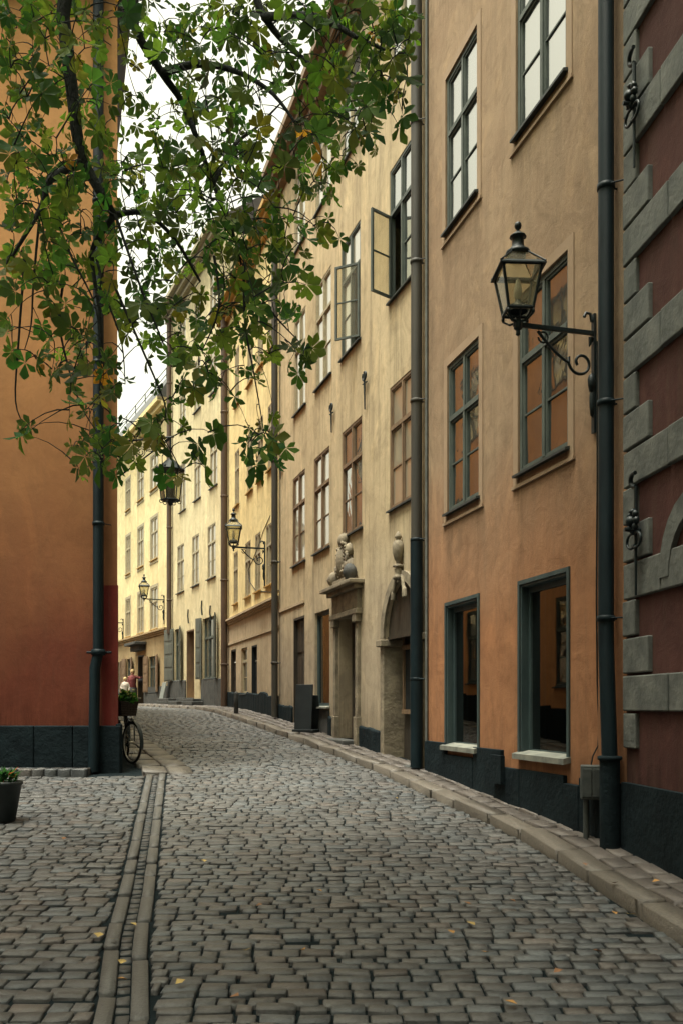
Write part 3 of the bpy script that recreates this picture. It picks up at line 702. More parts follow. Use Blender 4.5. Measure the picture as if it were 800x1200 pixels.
m.blob(fr.pt(am, .06, zt+.48), (.19, .15, .36), 1, .05, 12); m.blob(fr.pt(am, .10, zt+.88), (.13, .13, .14), 2, .15, 8)
for sg in (-1, 1):
    m.blob(fr.pt(am+sg*.30, .06, zt+.30), (.13, .12, .20), 5, .2, 8); m.blob(fr.pt(am+sg*.26, .05, zt+.66), (.09, .09, .13), 6, .25, 7)
    m.tube([fr.pt(am+sg*(.18+.13*math.sin(a)), .12, zt+.35+.16*a/1.5) for a in np.linspace(0, 3.4, 9)], .035, 6)
rc = random.Random(4)
for k in range(70):
    a = rc.uniform(0, 2*PI); q = rc.uniform(.5, 1); m.blob(fr.pt(am+.30*q*math.cos(a), .10+.06*rc.random(), zt+.50+.42*q*math.sin(a)), (rc.uniform(.02, .05),)*3, k, .3, 6)
m.build('coat_of_arms', 'sandstone', h)
m = MB(); m.blob(fr.pt(am+.52, .12, zt+.16), (.15, .13, .17), 3, .08, 10); m.build('stone_ball', 'sandstone', h)
m = MB(); m.blob(fr.pt(am-.55, .14, zt+.18), (.14, .14, .17), 4, .03, 10); m.build('stone_ball', 'granite', h)
m = MB(); m.box(fr, a0-.05, a1+.05, -.40, .32, z0-.5, z0+.0); m.build('doorstep', 'granite', h, bevel=.02)
# arched doorway
a0, a1, z0, z1 = ardoor; am = .5*(a0+a1); m = MB(); pr = None
for i in range(17):
    a = PI*i/16; q = [(am+math.cos(a)*(rr+k), zs+math.sin(a)*(rr*1.15+k)) for k in (.0, .17)]
    if pr:
        P = [fr.pt(pr[0][0], .045, pr[0][1]), fr.pt(pr[1][0], .045, pr[1][1]), fr.pt(q[1][0], .045, q[1][1]), fr.pt(q[0][0], .045, q[0][1])]
        m.add(P+[v-fr.n*.06 for v in P], [(0, 1, 2, 3), (1, 5, 6, 2), (0, 3, 7, 4)])
    pr = q
m.build('arch_moulding', 'sandstone', h)
for s0, s1 in ((a0-.17, a0+.004), (a1-.004, a1+.17)):
    m = MB(); m.box(fr, s0, s1, -.35, .045, z0-.4, zs-.14); m.box(fr, s0-.05, s1+.05, -.35, .11, zs-.139, zs-.02); m.build('arch_pier', 'sandstone', h, bevel=.015)
m = MB(); m.box(fr, a0, a1, -.39, -.35, z0-.1, z1); dd = m.build('arched_door', 'wood', h)
m = MB(); m.box(fr, a0+.004, a1-.004, -.10, -.04, zs-.02, zs+.03); P_ = [fr.pt(am+math.cos(t)*(rr-.01), -.055, zs+math.sin(t)*(rr*1.15-.01)) for t in np.linspace(0, PI, 17)]; m.add(P_, [tuple(range(17))]); m.build('tympanum', 'wood', dd)
m = MB(); m.box(fr, a0+.08, a1-.08, -.35, -.32, z0+.9, zs-.2); 
m.build('door_panel', 'boardblack', dd)
m = MB()
for k in range(3): sx = a0+.12+(a1-a0-.24)*k/2; m.box(fr, sx-.02, sx+.02, -.32, -.28, z0+.9, zs+.1)
m.box(fr, a0+.08, a1-.08, -.33, -.27, z0+.82, z0+.90); m.box(fr, a0+.08, a1-.08, -.33, -.27, zs-.2, zs-.12); m.build('door_bars', 'framebrown', dd)
m = MB(); m.box(fr, a0-.02, a1+.02, -.5, .22, z0-.5, z0+.0); m.build('doorstep', 'granite', h, bevel=.02)
m = MB(); ks = fr.pt(am, .07, z1+.02)                        # baluster finial over the arch
m.lathe(ks, [(r0*.68, z0_*.66) for r0, z0_ in [(.0, 0), (.13, .0), (.13, .08), (.10, .10), (.08, .14), (.10, .26), (.055, .30), (.14, .32), (.14, .36), (.07, .38), (.05, .42), (.09, .50), (.14, .66), (.15, .84), (.12, .96), (.07, 1.0), (.055, 1.03), (.09, 1.06), (.08, 1.12), (.04, 1.20), (0, 1.24)]], 18)
for sg in (-1, 1): m.tube([fr.pt(am+sg*(.30-.03*math.cos(t)*(1-t/9)-.16*t/5), .06, z1-.30+.34*t/5+.04*math.sin(t*1.6)) for t in np.linspace(0, 5, 14)], [.05-.002*i for i in range(14)], 7)
m.build('carved_finial', 'sandstone', h)
# rough stone plinth
s = 0
def rough_plinth(m, fr, s0, s1, hgt, d=.05, seed=1):      # tarred foot with a ragged, worn upper edge
    rnd = random.Random(seed); n = max(2, int((s1-s0)/.16)); T = []; hh = hgt
    for i in range(n+1):
        if rnd.random() < .10: hh = hgt*rnd.uniform(.88, 1.1)
        a = s0+(s1-s0)*i/n; T.append((a, d+rnd.uniform(-.008, .008), fr.gz(a)+KH+hh+rnd.uniform(-.015, .015)))
    V = []
    for a, dd, z in T: V += [fr.pt(a, dd, -1), fr.pt(a, dd, z-.02), fr.pt(a, dd-.02, z), fr.pt(a, -.02, z+.01)]
    Fc = [(4*i+k, 4*i+k+1, 4*i+k+5, 4*i+k+4) for i in range(n) for k in range(3)]+[(0, 3, 2, 1), (4*n, 4*n+1, 4*n+2, 4*n+3)]
    m.add(V, Fc)
allowed = sorted([(darkdoor[0]-.02, darkdoor[1]+.02), (dispw[0], dispw[1]), (portal[0]-.21, portal[1]+.21), (ardoor[0]-.18, ardoor[1]+.18)])
s = .01
for q0, q1 in allowed+[(fr.L, fr.L)]:
    if q0-s > .1: m = MB(); rough_plinth(m, fr, s, q0, .38, seed=int(s*10)); m.build('plinth', 'plinth', h, bevel=.015)
    s = max(s, q1)
m = MB(); sA = fr.s_at(357); m.box(fr, sA, fr.L-.01, -.02, .03, 4.02, 4.09); m.build('string_course', 'base_beige', h)
cornice(fr, 0, fr.L, 14.75, .5, .5, h, 'framebrown'); roof(fr, 0, fr.L, 15.26, 8, 3.5, h)
for k, (x, yt, yb, lb) in enumerate([(430, 436, 480, 'forked iron wall anchor nearest the grey downpipe on the cream house'), (391, 473, 507, 'middle iron wall anchor above the carved doorway on the cream house'), (331, 540, 562, 'small iron wall anchor at the far end of the cream house')]):
    s = fr.s_at(x); zt = fr.z_at(x, yt); zb = fr.z_at(x, yb); m = MB()
    m.tube([fr.pt(s, .05, zb), fr.pt(s, .06, zt)], [.014, .022], 6)
    for sg in (-1, 1): m.tube([fr.pt(s+sg*(.10*math.sin(a)), .06, zt-.16+.10*(1-math.cos(a))*.8) for a in np.linspace(0, 2.4, 7)], .018, 6)
    m.tube([fr.pt(s-.12, .05, zt-.22), fr.pt(s+.12, .05, zt-.20)], .014, 6)
    o = m.build('wall_anchor', 'iron'); tag(o, lb, 'wall anchor', 'iron anchors on the cream wall')

# 4. yellow house
fr = Fr(CR[3], CR[4]); FY = fr
h = empty('yellow_house', fr.pt(0, 0, zg(24)), 'ochre yellow house over a beige ground floor with three narrow openings', 'house')
r1 = [(274, 279), (287.5, 294), (299, 305.5), (312, 318.5)]; r2 = [(275.5, 280.5), (290, 296.5), (302, 308.5), (314, 320)]
hw = []
s0_ = [rect(fr, a, b, fr.z_at(b, yb), fr.z_at(a, yt)) for (a, b), yt, yb in zip(r1, (661, 649, 641, 629), (716, 707, 702, 696))]
zlo = 4.9; zhi = 6.55
for a, b in r1: hw.append(rect(fr, a, b, zlo, zhi))
for a, b in r2: hw.append(rect(fr, a, b, 8.0, 9.75)); hw.append(rect(fr, a, b, 11.2, 13.0))
gop = [rectp(fr, 271, 277, 761, 813), rectp(fr, 283, 290, 759, 813), rectp(fr, 295, 301.5, 756, 815)]
fk = 4.35
m = MB(); wall_mesh(m, fr, 0, fr.L, fk, 14.5, [q+(.1,) for q in hw]); body(m, fr, 0, fr.L, -1, 14.5, 8); stain(m.build('wall', 'yellow', h), fr, hw, 14.5, (fr.L, 0), base=-9, amt=.7)
m = MB(); wall_mesh(m, fr, 0, fr.L, -1, fk, [q+(.16,) for q in gop]); stain(m.build('ground_floor_wall', 'base_beige', h), fr, gop, 99, (fr.L, 0))
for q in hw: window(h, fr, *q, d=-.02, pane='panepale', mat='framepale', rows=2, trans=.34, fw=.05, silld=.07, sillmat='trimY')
door_fill(h, fr, gop[0], -.12); window(h, fr, *gop[1], d=-.06, mat='framepale', rows=2, trans=.3, silld=.06, cols=1); door_fill(h, fr, gop[2], -.12, mat='boardblack')
cornice(fr, 0, fr.L, fk-.05, .18, .12, h, 'base_beige', 'string_course'); m = MB(); m.box(fr, 0, fr.L, -.01, .03, fk-.72, fk-.64); m.build('lower_moulding', 'base_beige', h)
m = MB(); rough_plinth(m, fr, 0.01, gop[2][0]-.02, .55, seed=5); m.build('plinth', 'plinth', h, bevel=.01); m = MB(); rough_plinth(m, fr, gop[2][0]-.02, fr.L, .5, seed=6); m.build('plinth', 'plinth', h, bevel=.01)
cornice(fr, 0, fr.L, 14.4, .4, .4, h, 'trimY'); roof(fr, 0, fr.L, 14.81, 8, 3.5, h)
# cable sagging down the yellow front
m = MB(); P = [W(x, y, FY.pt(FY.s_at(x), .04, 0).y) for x, y in ((317, 604), (309, 622), (303, 640), (297, 655), (291, 668), (293, 682), (300, 692), (316, 694), (327, 692))]
m.tube(P, .012, 5); tag(m.build('cable', 'iron'), 'thin black cable sagging down the yellow house front', 'cable')

# 5. pale house with shutters
fr = Fr(CR[4], CR[5]); FW_ = fr
h = empty('pale_house', fr.pt(0, 0, zg(32)), 'tall pale plaster house with big grey ground floor shutters', 'house')
hw = []
for (a, b) in ((208, 216), (225.5, 233.5), (243.5, 253)):
    hw.append(rect(fr, a, b, 6.2, 8.1))
for (a, b) in ((211, 218), (228, 235.5), (246.5, 255)):
    for z in (9.4, 12.75): hw.append(rect(fr, a, b, z, z+1.9))
    hw.append(rect(fr, a, b, 15.7, 17.1))
gw = [rectp(fr, 205, 212, 737, 798), rectp(fr, 238, 254, 723, 795)]; gd = rectp(fr, 219, 228, 738, 820)
m = MB(); wall_mesh(m, fr, 0, fr.L, -1, 17.9, [q+(.12,) for q in hw]+[q+(.15,) for q in gw]+[gd+(.5,)]); body(m, fr, 0, fr.L, -1, 17.9, 8); stain(m.build('wall', 'white', h), fr, hw+gw, 18, (fr.L, 0), base=.8, amt=.7)
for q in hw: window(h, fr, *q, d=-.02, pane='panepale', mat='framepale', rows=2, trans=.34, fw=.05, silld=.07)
window(h, fr, *gw[0], d=-.08, mat='frame', rows=2, trans=.3, silld=.06, cols=1); window(h, fr, *gw[1], d=-.08, mat='frame', rows=2, trans=.33, cols=3, silld=.06)
door_fill(h, fr, gd, -.42, mat='framebrown')
def shutter(h, fr, hinge, out, wd, z0, z1, mat='shutter'):
    """a shutter folded back on the wall (out=0) or standing off it by an angle"""
    cf = Fr((0, 0), (1, 0)); sg = 1 if wd > 0 else -1; wd = abs(wd); cf.u = (fr.u*(sg*math.cos(R(out)))+fr.n*math.sin(R(out))).normalized(); cf.n = Vector((0, 0, 1)).cross(cf.u)
    cf.p0 = fr.pt(hinge, .05, 0); m = MB(); m.box(cf, 0, wd, -.02, .02, z0, z1); hh = (z1-z0)/4
    for k in range(4):
        for d_ in ((.02, .034), (-.034, -.02)): m.box(cf, .07, wd-.07, d_[0], d_[1], z0+hh*k+.06, z0+hh*(k+1)-.06)
    return m.build('shutter', mat, h, bevel=.006)
a0, a1, z0, z1 = gw[0]
shutter(h, fr, a1+.03, 12, .85*1, z0, z1+.05); shutter(h, fr, a0-.03, 12, -.5, z0, z1+.05)
a0, a1, z0, z1 = gw[1]
shutter(h, fr, a1+.03, 14, .42, z0, z1+.05); shutter(h, fr, a0-.03, 20, -.35, z0, z1+.05)
for q0, q1 in ((.01, gw[1][1]+.1), (gd[1]+.05, fr.L)): m = MB(); rough_plinth(m, fr, q0, q1, .95, .06, 9); m.build('plinth', 'granite', h, bevel=.02)
cornice(fr, 0, fr.L, 17.7, .5, .5, h, 'framepale'); roof(fr, 0, fr.L, 18.21, 8, 3.0, h)
m = MB(); s = fr.s_at(223); m.box(fr, s-.7, s+.7, 0, .7, 0, fr.gz(s)+KH+.12); m.box(fr, s-.55, s+.55, 0, .4, 0, fr.gz(s)+KH+.26)
m.build('doorstep', 'granite', h, bevel=.02)
for (x0, x1, lb) in ((197, 211, 'low stone slab step left of the pale house door'), (227, 241, 'low stone slab step right of the pale house door')):
    a, b = sorted((fr.s_at(x0), fr.s_at(x1))); m = MB(); g0 = fr.gz(a)+KH; m.box(fr, a, b, .08, .5, g0, g0+.14); m.box(fr, a+.08, b-.08, .12, .45, g0+.14, g0+.24)
    tag(m.build('stone_step', 'granite', bevel=.02), lb, 'step')
for k, (x, y, lb) in enumerate([(222, 722, 'leftmost small iron anchor above the pale house shutters'), (238, 712, 'middle small iron anchor above the pale house shutters'), (248, 718, 'rightmost small iron anchor above the pale house shutters')]):
    s = fr.s_at(x); z = fr.z_at(x, y); m = MB(); m.tube([fr.pt(s-.04, .04, z-.28), fr.pt(s+.03, .05, z), fr.pt(s, .04, z+.26)], .028, 6)
    tag(m.build('wall_anchor', 'iron'), lb, 'wall anchor', 'iron anchors on the pale house')

# 6. far pale yellow house
fr = Fr(CR[5], CR[6]); FF = fr
h = empty('far_yellow_house', fr.pt(0, 0, zg(39)), 'light yellow house with slate roof closing the far end of the street', 'house')
hw = []
for (a, b) in ((132, 137), (148, 153), (162, 168.5), (177, 185)):
    for z in (5.05, 8.15, 11.3): hw.append(rect(fr, a, b, z, z+(1.85 if z < 11 else 1.5)))
gwn = [rectp(fr, 175, 184, 769, 811), rectp(fr, 149, 154.5, 772, 812), rectp(fr, 138, 142, 776, 814)]; gd = rectp(fr, 162, 169, 768, 825)
fk = 4.75
m = MB(); wall_mesh(m, fr, 0, fr.L, fk, 14.4, [q+(.1,) for q in hw]); body(m, fr, 0, fr.L, -1, 14.4, 9); stain(m.build('wall', 'faryellow', h), fr, hw, 14.4, (0,), base=-9, amt=.5)
m = MB(); wall_mesh(m, fr, 0, fr.L, -1, fk, [q+(.15,) for q in gwn]+[gd+(.4,)]); m.build('ground_floor_wall', 'farbase', h)
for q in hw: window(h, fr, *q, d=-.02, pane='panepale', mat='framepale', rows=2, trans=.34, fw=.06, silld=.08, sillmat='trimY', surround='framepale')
for q in gwn:
    window(h, fr, *q, d=-.08, mat='frame', rows=2, trans=.3, silld=.06); wd = .55
    shutter(h, fr, q[1]+.02, 8, wd, q[2], q[3]+.03, 'framebrown'); shutter(h, fr, q[0]-.02, 8, -wd, q[2], q[3]+.03, 'framebrown')
door_fill(h, fr, gd, -.35)
m = MB(); m.box(fr, gd[0]-.5, gd[1]+.5, 0, .55, gd[3]+.45, gd[3]+.58); m.box(fr, gd[0]-.3, gd[1]+.3, 0, .3, gd[3]+.2, gd[3]+.449); m.build('door_hood', 'granite', h, bevel=.02)
m = MB(); m.box(fr, .01, gd[0]-.15, -.02, .05, -1, fr.gz(3)+.85); m.build('plinth', 'granite', h); m = MB(); m.box(fr, gd[1]+.15, fr.L, -.02, .05, -1, fr.gz(10)+.85); m.build('plinth', 'granite', h)
cornice(fr, 0, fr.L, fk-.02, .22, .2, h, 'farbase', 'string_course'); cornice(fr, 0, fr.L, 14.1, .55, .5, h, 'yellow')
m = MB(); e = .5
m.add([fr.pt(0, e, 14.66), fr.pt(fr.L, e, 14.66), fr.pt(fr.L, -1.0, 16.9), fr.pt(0, -1.0, 16.9), fr.pt(fr.L, -9, 17.6), fr.pt(0, -9, 17.6), fr.pt(0, -9, 14), fr.pt(0, e, 14.5)],
      [(0, 1, 2, 3), (3, 2, 4, 5), (0, 3, 5, 6, 7)]); rf = m.build('roof', 'slate', h)
m = MB()
for k in range(15): s = .3+k*2; m.tube([fr.pt(s, -1.1, 16.8), fr.pt(s, -1.1, 17.5)], .025, 5)
for z in (17.2, 17.5): m.tube([fr.pt(.3, -1.1, z), fr.pt(28.3, -1.1, z)], .02, 5)
m.build('roof_railing', 'iron', rf)

# ------------------------------------------------------------------ left red building
LB = (-13.0, 15.25)
fl = Fr(LC, LB); FL = fl
# side wall runs down the street, windows there show in the shop glass opposite
fs = Fr((-7.95, 30.0), LC)
h = empty('red_corner_house', (LC[0], LC[1], zg(15)), 'large red ochre corner house whose blank wall fills the left side', 'house')
m = MB(); wall_mesh(m, fl, .0, fl.L, -1, 13.3, [])
sw = []
s = 2.3
Ls = fs.L
while s < Ls-2.0:
    for z in (2.05, 5.3, 8.7): sw.append((Ls-s-1.15, Ls-s, z+max(0, zg(15+s*.95)-.9), z+2.0+max(0, zg(15+s*.95)-.9)))
    s += 2.7
cells = sorted(sw)
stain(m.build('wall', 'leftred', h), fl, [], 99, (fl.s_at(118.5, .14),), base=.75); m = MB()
xs = sorted({(q[0], q[1]) for q in sw}); prev = 0
for (q0, q1) in xs:
    if q0 > prev: wall_mesh(m, fs, prev, q0, -1, 13.3, [])
    wall_mesh(m, fs, q0, q1, -1, 13.3, [q+(.12,) for q in sw if q[0] == q0]); prev = q1
wall_mesh(m, fs, prev, Ls, -1, 13.3, [])
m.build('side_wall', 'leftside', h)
for q in sw: window(h, fs, *q, d=-.03, mat='shopframe', rows=2, trans=.36, fw=.06, silld=.08)
m = MB(); sx = .60*15/15
a1 = fl.s_at(120); m.box(fl, -.012, a1, -.01, .010, .9, fl.z_at(130, 686)); 
cf = fs; m.box(fs, Ls-1.2, Ls+.010, -.01, .010, .9, fl.z_at(130, 686)); m.build('red_painted_corner', 'redstrip', h)
m = MB(); s = -.07
while s < fl.L:
    ln = random.uniform(.5, .95); m.box(fl, s+.004, s+ln-.004, -.03, .09+random.uniform(-.01, .01), -1, zg(15)+.02+.72); s += ln
s = Ls+.06
while s > 3:
    ln = random.uniform(.6, 1.0); z = fs.gz(s-ln/2); m.box(fs, s-ln+.004, s-.004, -.03, .08, -1, z+.75); s -= ln
m.build('plinth', 'plinth', h, bevel=.02)
m = MB(); m.add([(LC[0]+.4, LC[1]-.4, 13.3), (LB[0], LB[1]-.4, 13.3), (LB[0], LB[1]+8, 17), (-10, 30, 16.5), (-7.95, 30, 13.3)], [(0, 1, 2, 3), (0, 3, 4)])
m.build('roof', 'darkroof', h)
# low wing further along, only ever seen mirrored in the panes opposite
fw2 = Fr((-17.5, 48), (-7.97, 30.02)); h2 = empty('low_wing', (-7.97, 30, zg(30)), 'low orange wing behind the red corner, seen only mirrored in panes', 'house')
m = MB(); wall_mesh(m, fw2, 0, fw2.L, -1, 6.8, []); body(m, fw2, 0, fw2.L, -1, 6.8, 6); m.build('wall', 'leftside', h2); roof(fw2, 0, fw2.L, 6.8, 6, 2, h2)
# low stone platform in front of the wall
st = Stones()
for row in range(2):
    s = .35
    while s < 8:
        ln = random.uniform(.16, .24); p = fl.pt(s+ln/2, .30+.22*row, zg(14.6)); st.stone(p, fl.u, fl.n, ln/2-.008, .10, .10-.0*row, .015, stonecol(.8), True); s += ln
o = st.build('stone_platform', 'cobble', 'low stone ledge at the foot of the red wall')
# downpipe of the red house with a jog
sp = fl.s_at(118.5); zj = fl.z_at(118, 765); p0 = fl.s_at(115)
e = pipe(fl, sp, zg(15), 13.3, .085, 'pipe', d=.14, label='dark teal downpipe on the red corner wall', foot=[fl.pt(sp+.07, .17, zg(15)), fl.pt(sp+.05, .16, zj-.25), fl.pt(sp, .14, zj)], rings=2.6)
m = MB(); m.lathe(fl.pt(sp, .14, zj), [(.09, -.05), (.115, -.04), (.115, .04), (.09, .05)], 14); m.tube([fl.pt(sp-.2, .1, zj), fl.pt(sp+.2, .1, zj)], .02, 6); m.build('collar', 'pipe', e)

# ------------------------------------------------------------------ downpipes, right side
s1 = FO.s_at(709.5, .12)
zA, zB = FO.z_at(709, 752), FO.z_at(709, 888)
e = pipe(FO, s1, zB, 15.2, .078, 'pipe', d=.12, label='black downpipe with kinked foot beside the big lantern on the orange house',
         foot=[FO.pt(s1-.085, .13, zB-.02), FO.pt(s1-.02, .13, zA-.1), FO.pt(s1, .12, zA)], rings=2.15)
m = MB(); q = FO.pt(s1-.085, .13, 0)
m.tube([FO.pt(s1-.09, .13, zg(9)+KH-.05), FO.pt(s1-.085, .13, zB+.02)], .10, 14); m.lathe(FO.pt(s1-.085, .13, zB), [(.085, -.02), (.12, 0), (.12, .03), (.08, .04)], 14)
m.build('cast_iron_foot', 'plinth', e)
s2 = FO.s_at(487.5)
e = pipe(FC, FC.s_at(487.5, .13), zg(14.8)+KH, 15.0, .088, 'pipegrey', d=.13, label='tall downpipe, grey above and black below, between the orange and cream houses', matlow='pipe', zsplit=4.25, rings=2.2)
e = pipe(FC, FC.s_at(322, .14), zg(24)+KH, 15.0, .085, 'pipegrey', d=.14, label='grey downpipe between the cream and yellow houses', rings=2.6)
e = pipe(FY, FY.s_at(263, .14), zg(31)+KH, 14.6, .115, 'pipebrown', d=.14, label='brown downpipe between the yellow and pale houses', rings=2.8)
e = pipe(FW_, FW_.s_at(198.5, .14), zg(39)+3.0, 17.7, .10, 'pipebrown', d=.14, label='thin brown downpipe between the pale house and the far yellow house', rings=3)

m = MB(); sc_ = FO.L-.05; m.tube([FO.pt(sc_, .03, .75), FO.pt(sc_, .03, 6), FO.pt(sc_-.01, .03, 15)], .022, 6); tag(m.build('conduit', 'quoin'), 'thin pale conduit running up the seam between orange and cream houses', 'conduit')
# ------------------------------------------------------------------ wall lamps
def lamp(loc, rot, label):
    e = empty('wall_lamp', (0, 0, 0), label, 'street lamp', 'bracket lanterns on the house fronts')
    A = .88; X = Vector((1, 0, 0)); Y = Vector((0, 1, 0)); Z = Vector((0, 0, 1)); V3 = Vector
    m = MB(); m.obox((A/2+.02, 0, 0), X*(A/2+.03), Y*.018, Z*.022); m.lathe((A, 0, -.02), [(0, -.10), (.025, -.08), (.02, -.04), (.045, -.02), (.045, .04), (.03, .07)], 10); m.build('arm', 'iron', e, bevel=.004)
    m = MB(); m.obox((.02, 0, -.42), X*.012, Y*.028, Z*.62)
    m.tube([V3((.04, 0, .12+.0)), V3((.06, 0, .20)), V3((.11, 0, .205)), V3((.13, 0, .16))], .018, 6); m.tube([V3((.05, 0, -.05)), V3((.07, 0, -.14))], [.03, .008], 6)
    m.blob((.04, 0, -.52), (.05, .04, .10), 2, .1); m.blob((.035, 0, -.72), (.035, .03, .16), 4, .1); m.build('wall_plate', 'iron', e)
    m = MB(); P = []
    for t in np.linspace(0, 1, 8): P.append(V3((.66-.36*t, 0, -.04-.30*t-.03*math.sin(t*PI))))
    cx, cz = .17, -.32
    for a in np.linspace(-.35, 6.9, 26):
        r = .145*(1-.70*(a+.35)/7.25); P.append(V3((cx+r*math.cos(-a)*1.0, 0, cz+r*math.sin(-a))))
    m.tube(P, .0155, 6); P = [V3((.60+.055*math.cos(a), 0, -.10+.055*math.sin(a))) for a in np.linspace(.5, 6.2, 12)]; m.tube(P, .010, 6); m.build('scroll', 'iron', e)
    # lantern
    zb, zt = .13, .54; rb, rt = .125, .195; c = V3((A, 0, 0)); rot_ = Matrix.Rotation(R(-12), 4, 'Z')
    def cor(k, r, z): a = PI/4+k*PI/2; return c+(rot_ @ V3((math.cos(a)*r*1.414, math.sin(a)*r*1.414, 0)))+Z*z
    m = MB()
    for k in range(4):
        m.sq([cor(k, rb, zb), cor(k, rt, zt)], .017); m.sq([cor(k, rb, zb), cor(k+1, rb, zb)], .020); m.sq([cor(k, rt, zt), cor(k+1, rt, zt)], .017)
        m.tube([cor(k, rb, zb-.0), cor(k, rb*.98, zb-.06), cor(k, rb*.55, zb-.11), c+Z*.03], .011, 6); m.blob(cor(k, rb*1.0, zb-.035), (.02, .02, .03), 1, 0, 6)
        m.tube([(cor(k, rb, zb)+cor(k+1, rb, zb))/2, c+(( cor(k, rb, 0)+cor(k+1, rb, 0))/2-c)*.5+Z*(zb-.09), c+Z*.02], .009, 5)
        m.sq([cor(k, rt*1.16, zt+.012), cor(k, .075, zt+.18)], .012)
    m.build('lantern_frame', 'iron', e)
    g = MB()
    for k in range(4):
        g.quad(cor(k, rb, zb), cor(k+1, rb, zb), cor(k+1, rt, zt), cor(k, rt, zt)); g.quad(cor(k, rt*1.02, zt+.018), cor(k+1, rt*1.02, zt+.018), cor(k+1, .075, zt+.18), cor(k, .075, zt+.18))
    g.build('glass', 'lampglass', e)
    m = MB()
    for k in range(4):
        p, q = cor(k, rt*1.2, zt), cor(k+1, rt*1.2, zt); a_, b_ = cor(k, rt*1.0, zt+.035), cor(k+1, rt*1.0, zt+.035); m.quad(p, q, b_, a_); m.quad(p+Z*-.012, q+Z*-.012, q, p)
        m.quad(cor(k, rt*1.0, zt+.0), cor(k+1, rt*1.0, zt+.0), q+Z*-.012, p+Z*-.012)
    m.lathe(c+Z*(zt+.17), [(.10, -.01), (.13, .0), (.125, .03), (.085, .06), (.062, .09), (.058, .17), (.088, .18), (.08, .195), (.045, .22), (.018, .24), (.013, .255), (.03, .27), (.038, .295), (.03, .325), (.0, .345)], 12)
    m.build('lantern_cap', 'iron', e)
    m = MB(); m.lathe(c+Z*zb, [(.10, .0), (.10, .06), (.045, .08), (.03, .12)], 10); m.build('burner', 'iron', e)
    m = MB(); m.lathe(c+Z*(zb+.12), [(.03, 0), (.045, .05), (.04, .12), (.02, .2), (0, .22)], 10); m.build('bulb', 'candle', e)
    e.location = loc; e.rotation_euler = (0, 0, rot); return e
def lamp_at(fr, px, py, label, src=None):
    s = fr.s_at(px); z = fr.z_at(px, py); loc = fr.pt(s, 0.0, z); rot = math.atan2(fr.n.y, fr.n.x)
    if src is None: return lamp(loc, rot, label)
    c = dup(src); c.location = loc; c.rotation_euler = (0, 0, rot); c['label'] = label; return c
L1 = lamp_at(FO, 697, 391, 'large black bracket lantern in front of the orange house windows')
lamp_at(FY, 311, 643, 'black bracket lantern on the yellow house above three ground openings', L1)
lamp_at(FF, 193, 703, 'small distant bracket lantern on the pale yellow house', L1)
lamp_at(FF, 145, 730, 'farthest bracket lantern, half hidden by the red corner', L1)

# hanging lantern on a scrolled bracket at the corner of the red house
fs2 = Fr(LC, (LC[0]+.8, LC[1]+.02)); zt = EYE+(HY-515)/F*15.3
Yl = 15.4; pl = W(200, 540, Yl); e = empty('hanging_lantern', (pl.x, pl.y, pl.z-.6), 'black glass lantern hanging from a scrolled bracket on the red corner', 'lantern')
wallp = Vector((LC[0]-.02, Yl, 0)); za = W(0, 514, Yl).z
m = MB(); tip = Vector((pl.x, Yl, za)); w0 = Vector((LC[0]-.05, Yl, za-.05)); wl = Vector((LC[0]-.05, Yl, za-.62))
m.sq([w0, tip+Vector((.06, 0, .03))], .018); m.sq([wl, tip], .015); m.sq([w0+Vector((0, 0, .1)), wl], .02)
m.build('bracket', 'iron', e)
m = MB()
for k, (cx, rr_) in enumerate(((.16, .12), (.36, .10), (.53, .075), (.67, .05))):
    cc = w0.lerp(tip, cx/ .87); cz = cc.z-(.62*(1-cx/.87))/2-.01
    for sg in (1, -1):
        P = [Vector((cc.x+r*math.cos(a)*sg, Yl, cz+r*math.sin(a)*sg)) for a, r in zip(np.linspace(0, 7.0, 18), np.linspace(rr_*1.0, rr_*.25, 18))]; m.tube(P, .008, 5)
m.build('scrollwork', 'iron', e)
c = Vector((pl.x, Yl, pl.z-.66)); rb, rt, hh = .15, .215, .50
m = MB(); n = 6
for k in range(n):
    a0_, a1_ = 2*PI*k/n+.3, 2*PI*(k+1)/n+.3; f_ = lambda a, r, z: c+Vector((math.cos(a)*r, math.sin(a)*r, z))
    m.sq([f_(a0_, rb, 0), f_(a0_, rt, hh)], .012); m.sq([f_(a0_, rb, 0), f_(a1_, rb, 0)], .016); m.sq([f_(a0_, rt, hh), f_(a1_, rt, hh)], .016)
    m.tube([f_(a0_, rb+.0, 0)+Vector((.03*math.cos(t), 0, .03*math.sin(t)-.02)) for t in np.linspace(0, 6, 8)], .007, 5); m.sq([f_(a0_, rt, hh), f_(a0_, .05, hh+.16)], .01)
    m.blob(f_(a0_, rt, hh+.03), (.02, .02, .03), 1, 0, 6)
m.tube([c+Vector((0, 0, hh+.15)), Vector((c.x, c.y, za))], .015, 6)
m.lathe(c+Vector((0, 0, -.03)), [(0, -.07), (.03, -.05), (.05, 0), (.15, .03)], 10); m.build('lantern_frame', 'iron', e)
g = MB()
for k in range(n): a0_, a1_ = 2*PI*k/n+.3, 2*PI*(k+1)/n+.3; g.quad(f_(a0_, rb, 0), f_(a1_, rb, 0), f_(a1_, rt, hh), f_(a0_, rt, hh))
g.build('glass', 'lampglass', e)
m = MB(); m.lathe(c+Vector((0, 0, hh)), [(rt+.03, 0), (rt, .03), (.1, .14), (.06, .18), (.03, .2), (0, .22)], 12); m.lathe(c, [(.09, .02), (.07, .1), (.09, .3), (.03, .34)], 10); m.build('lantern_cap', 'iron', e)

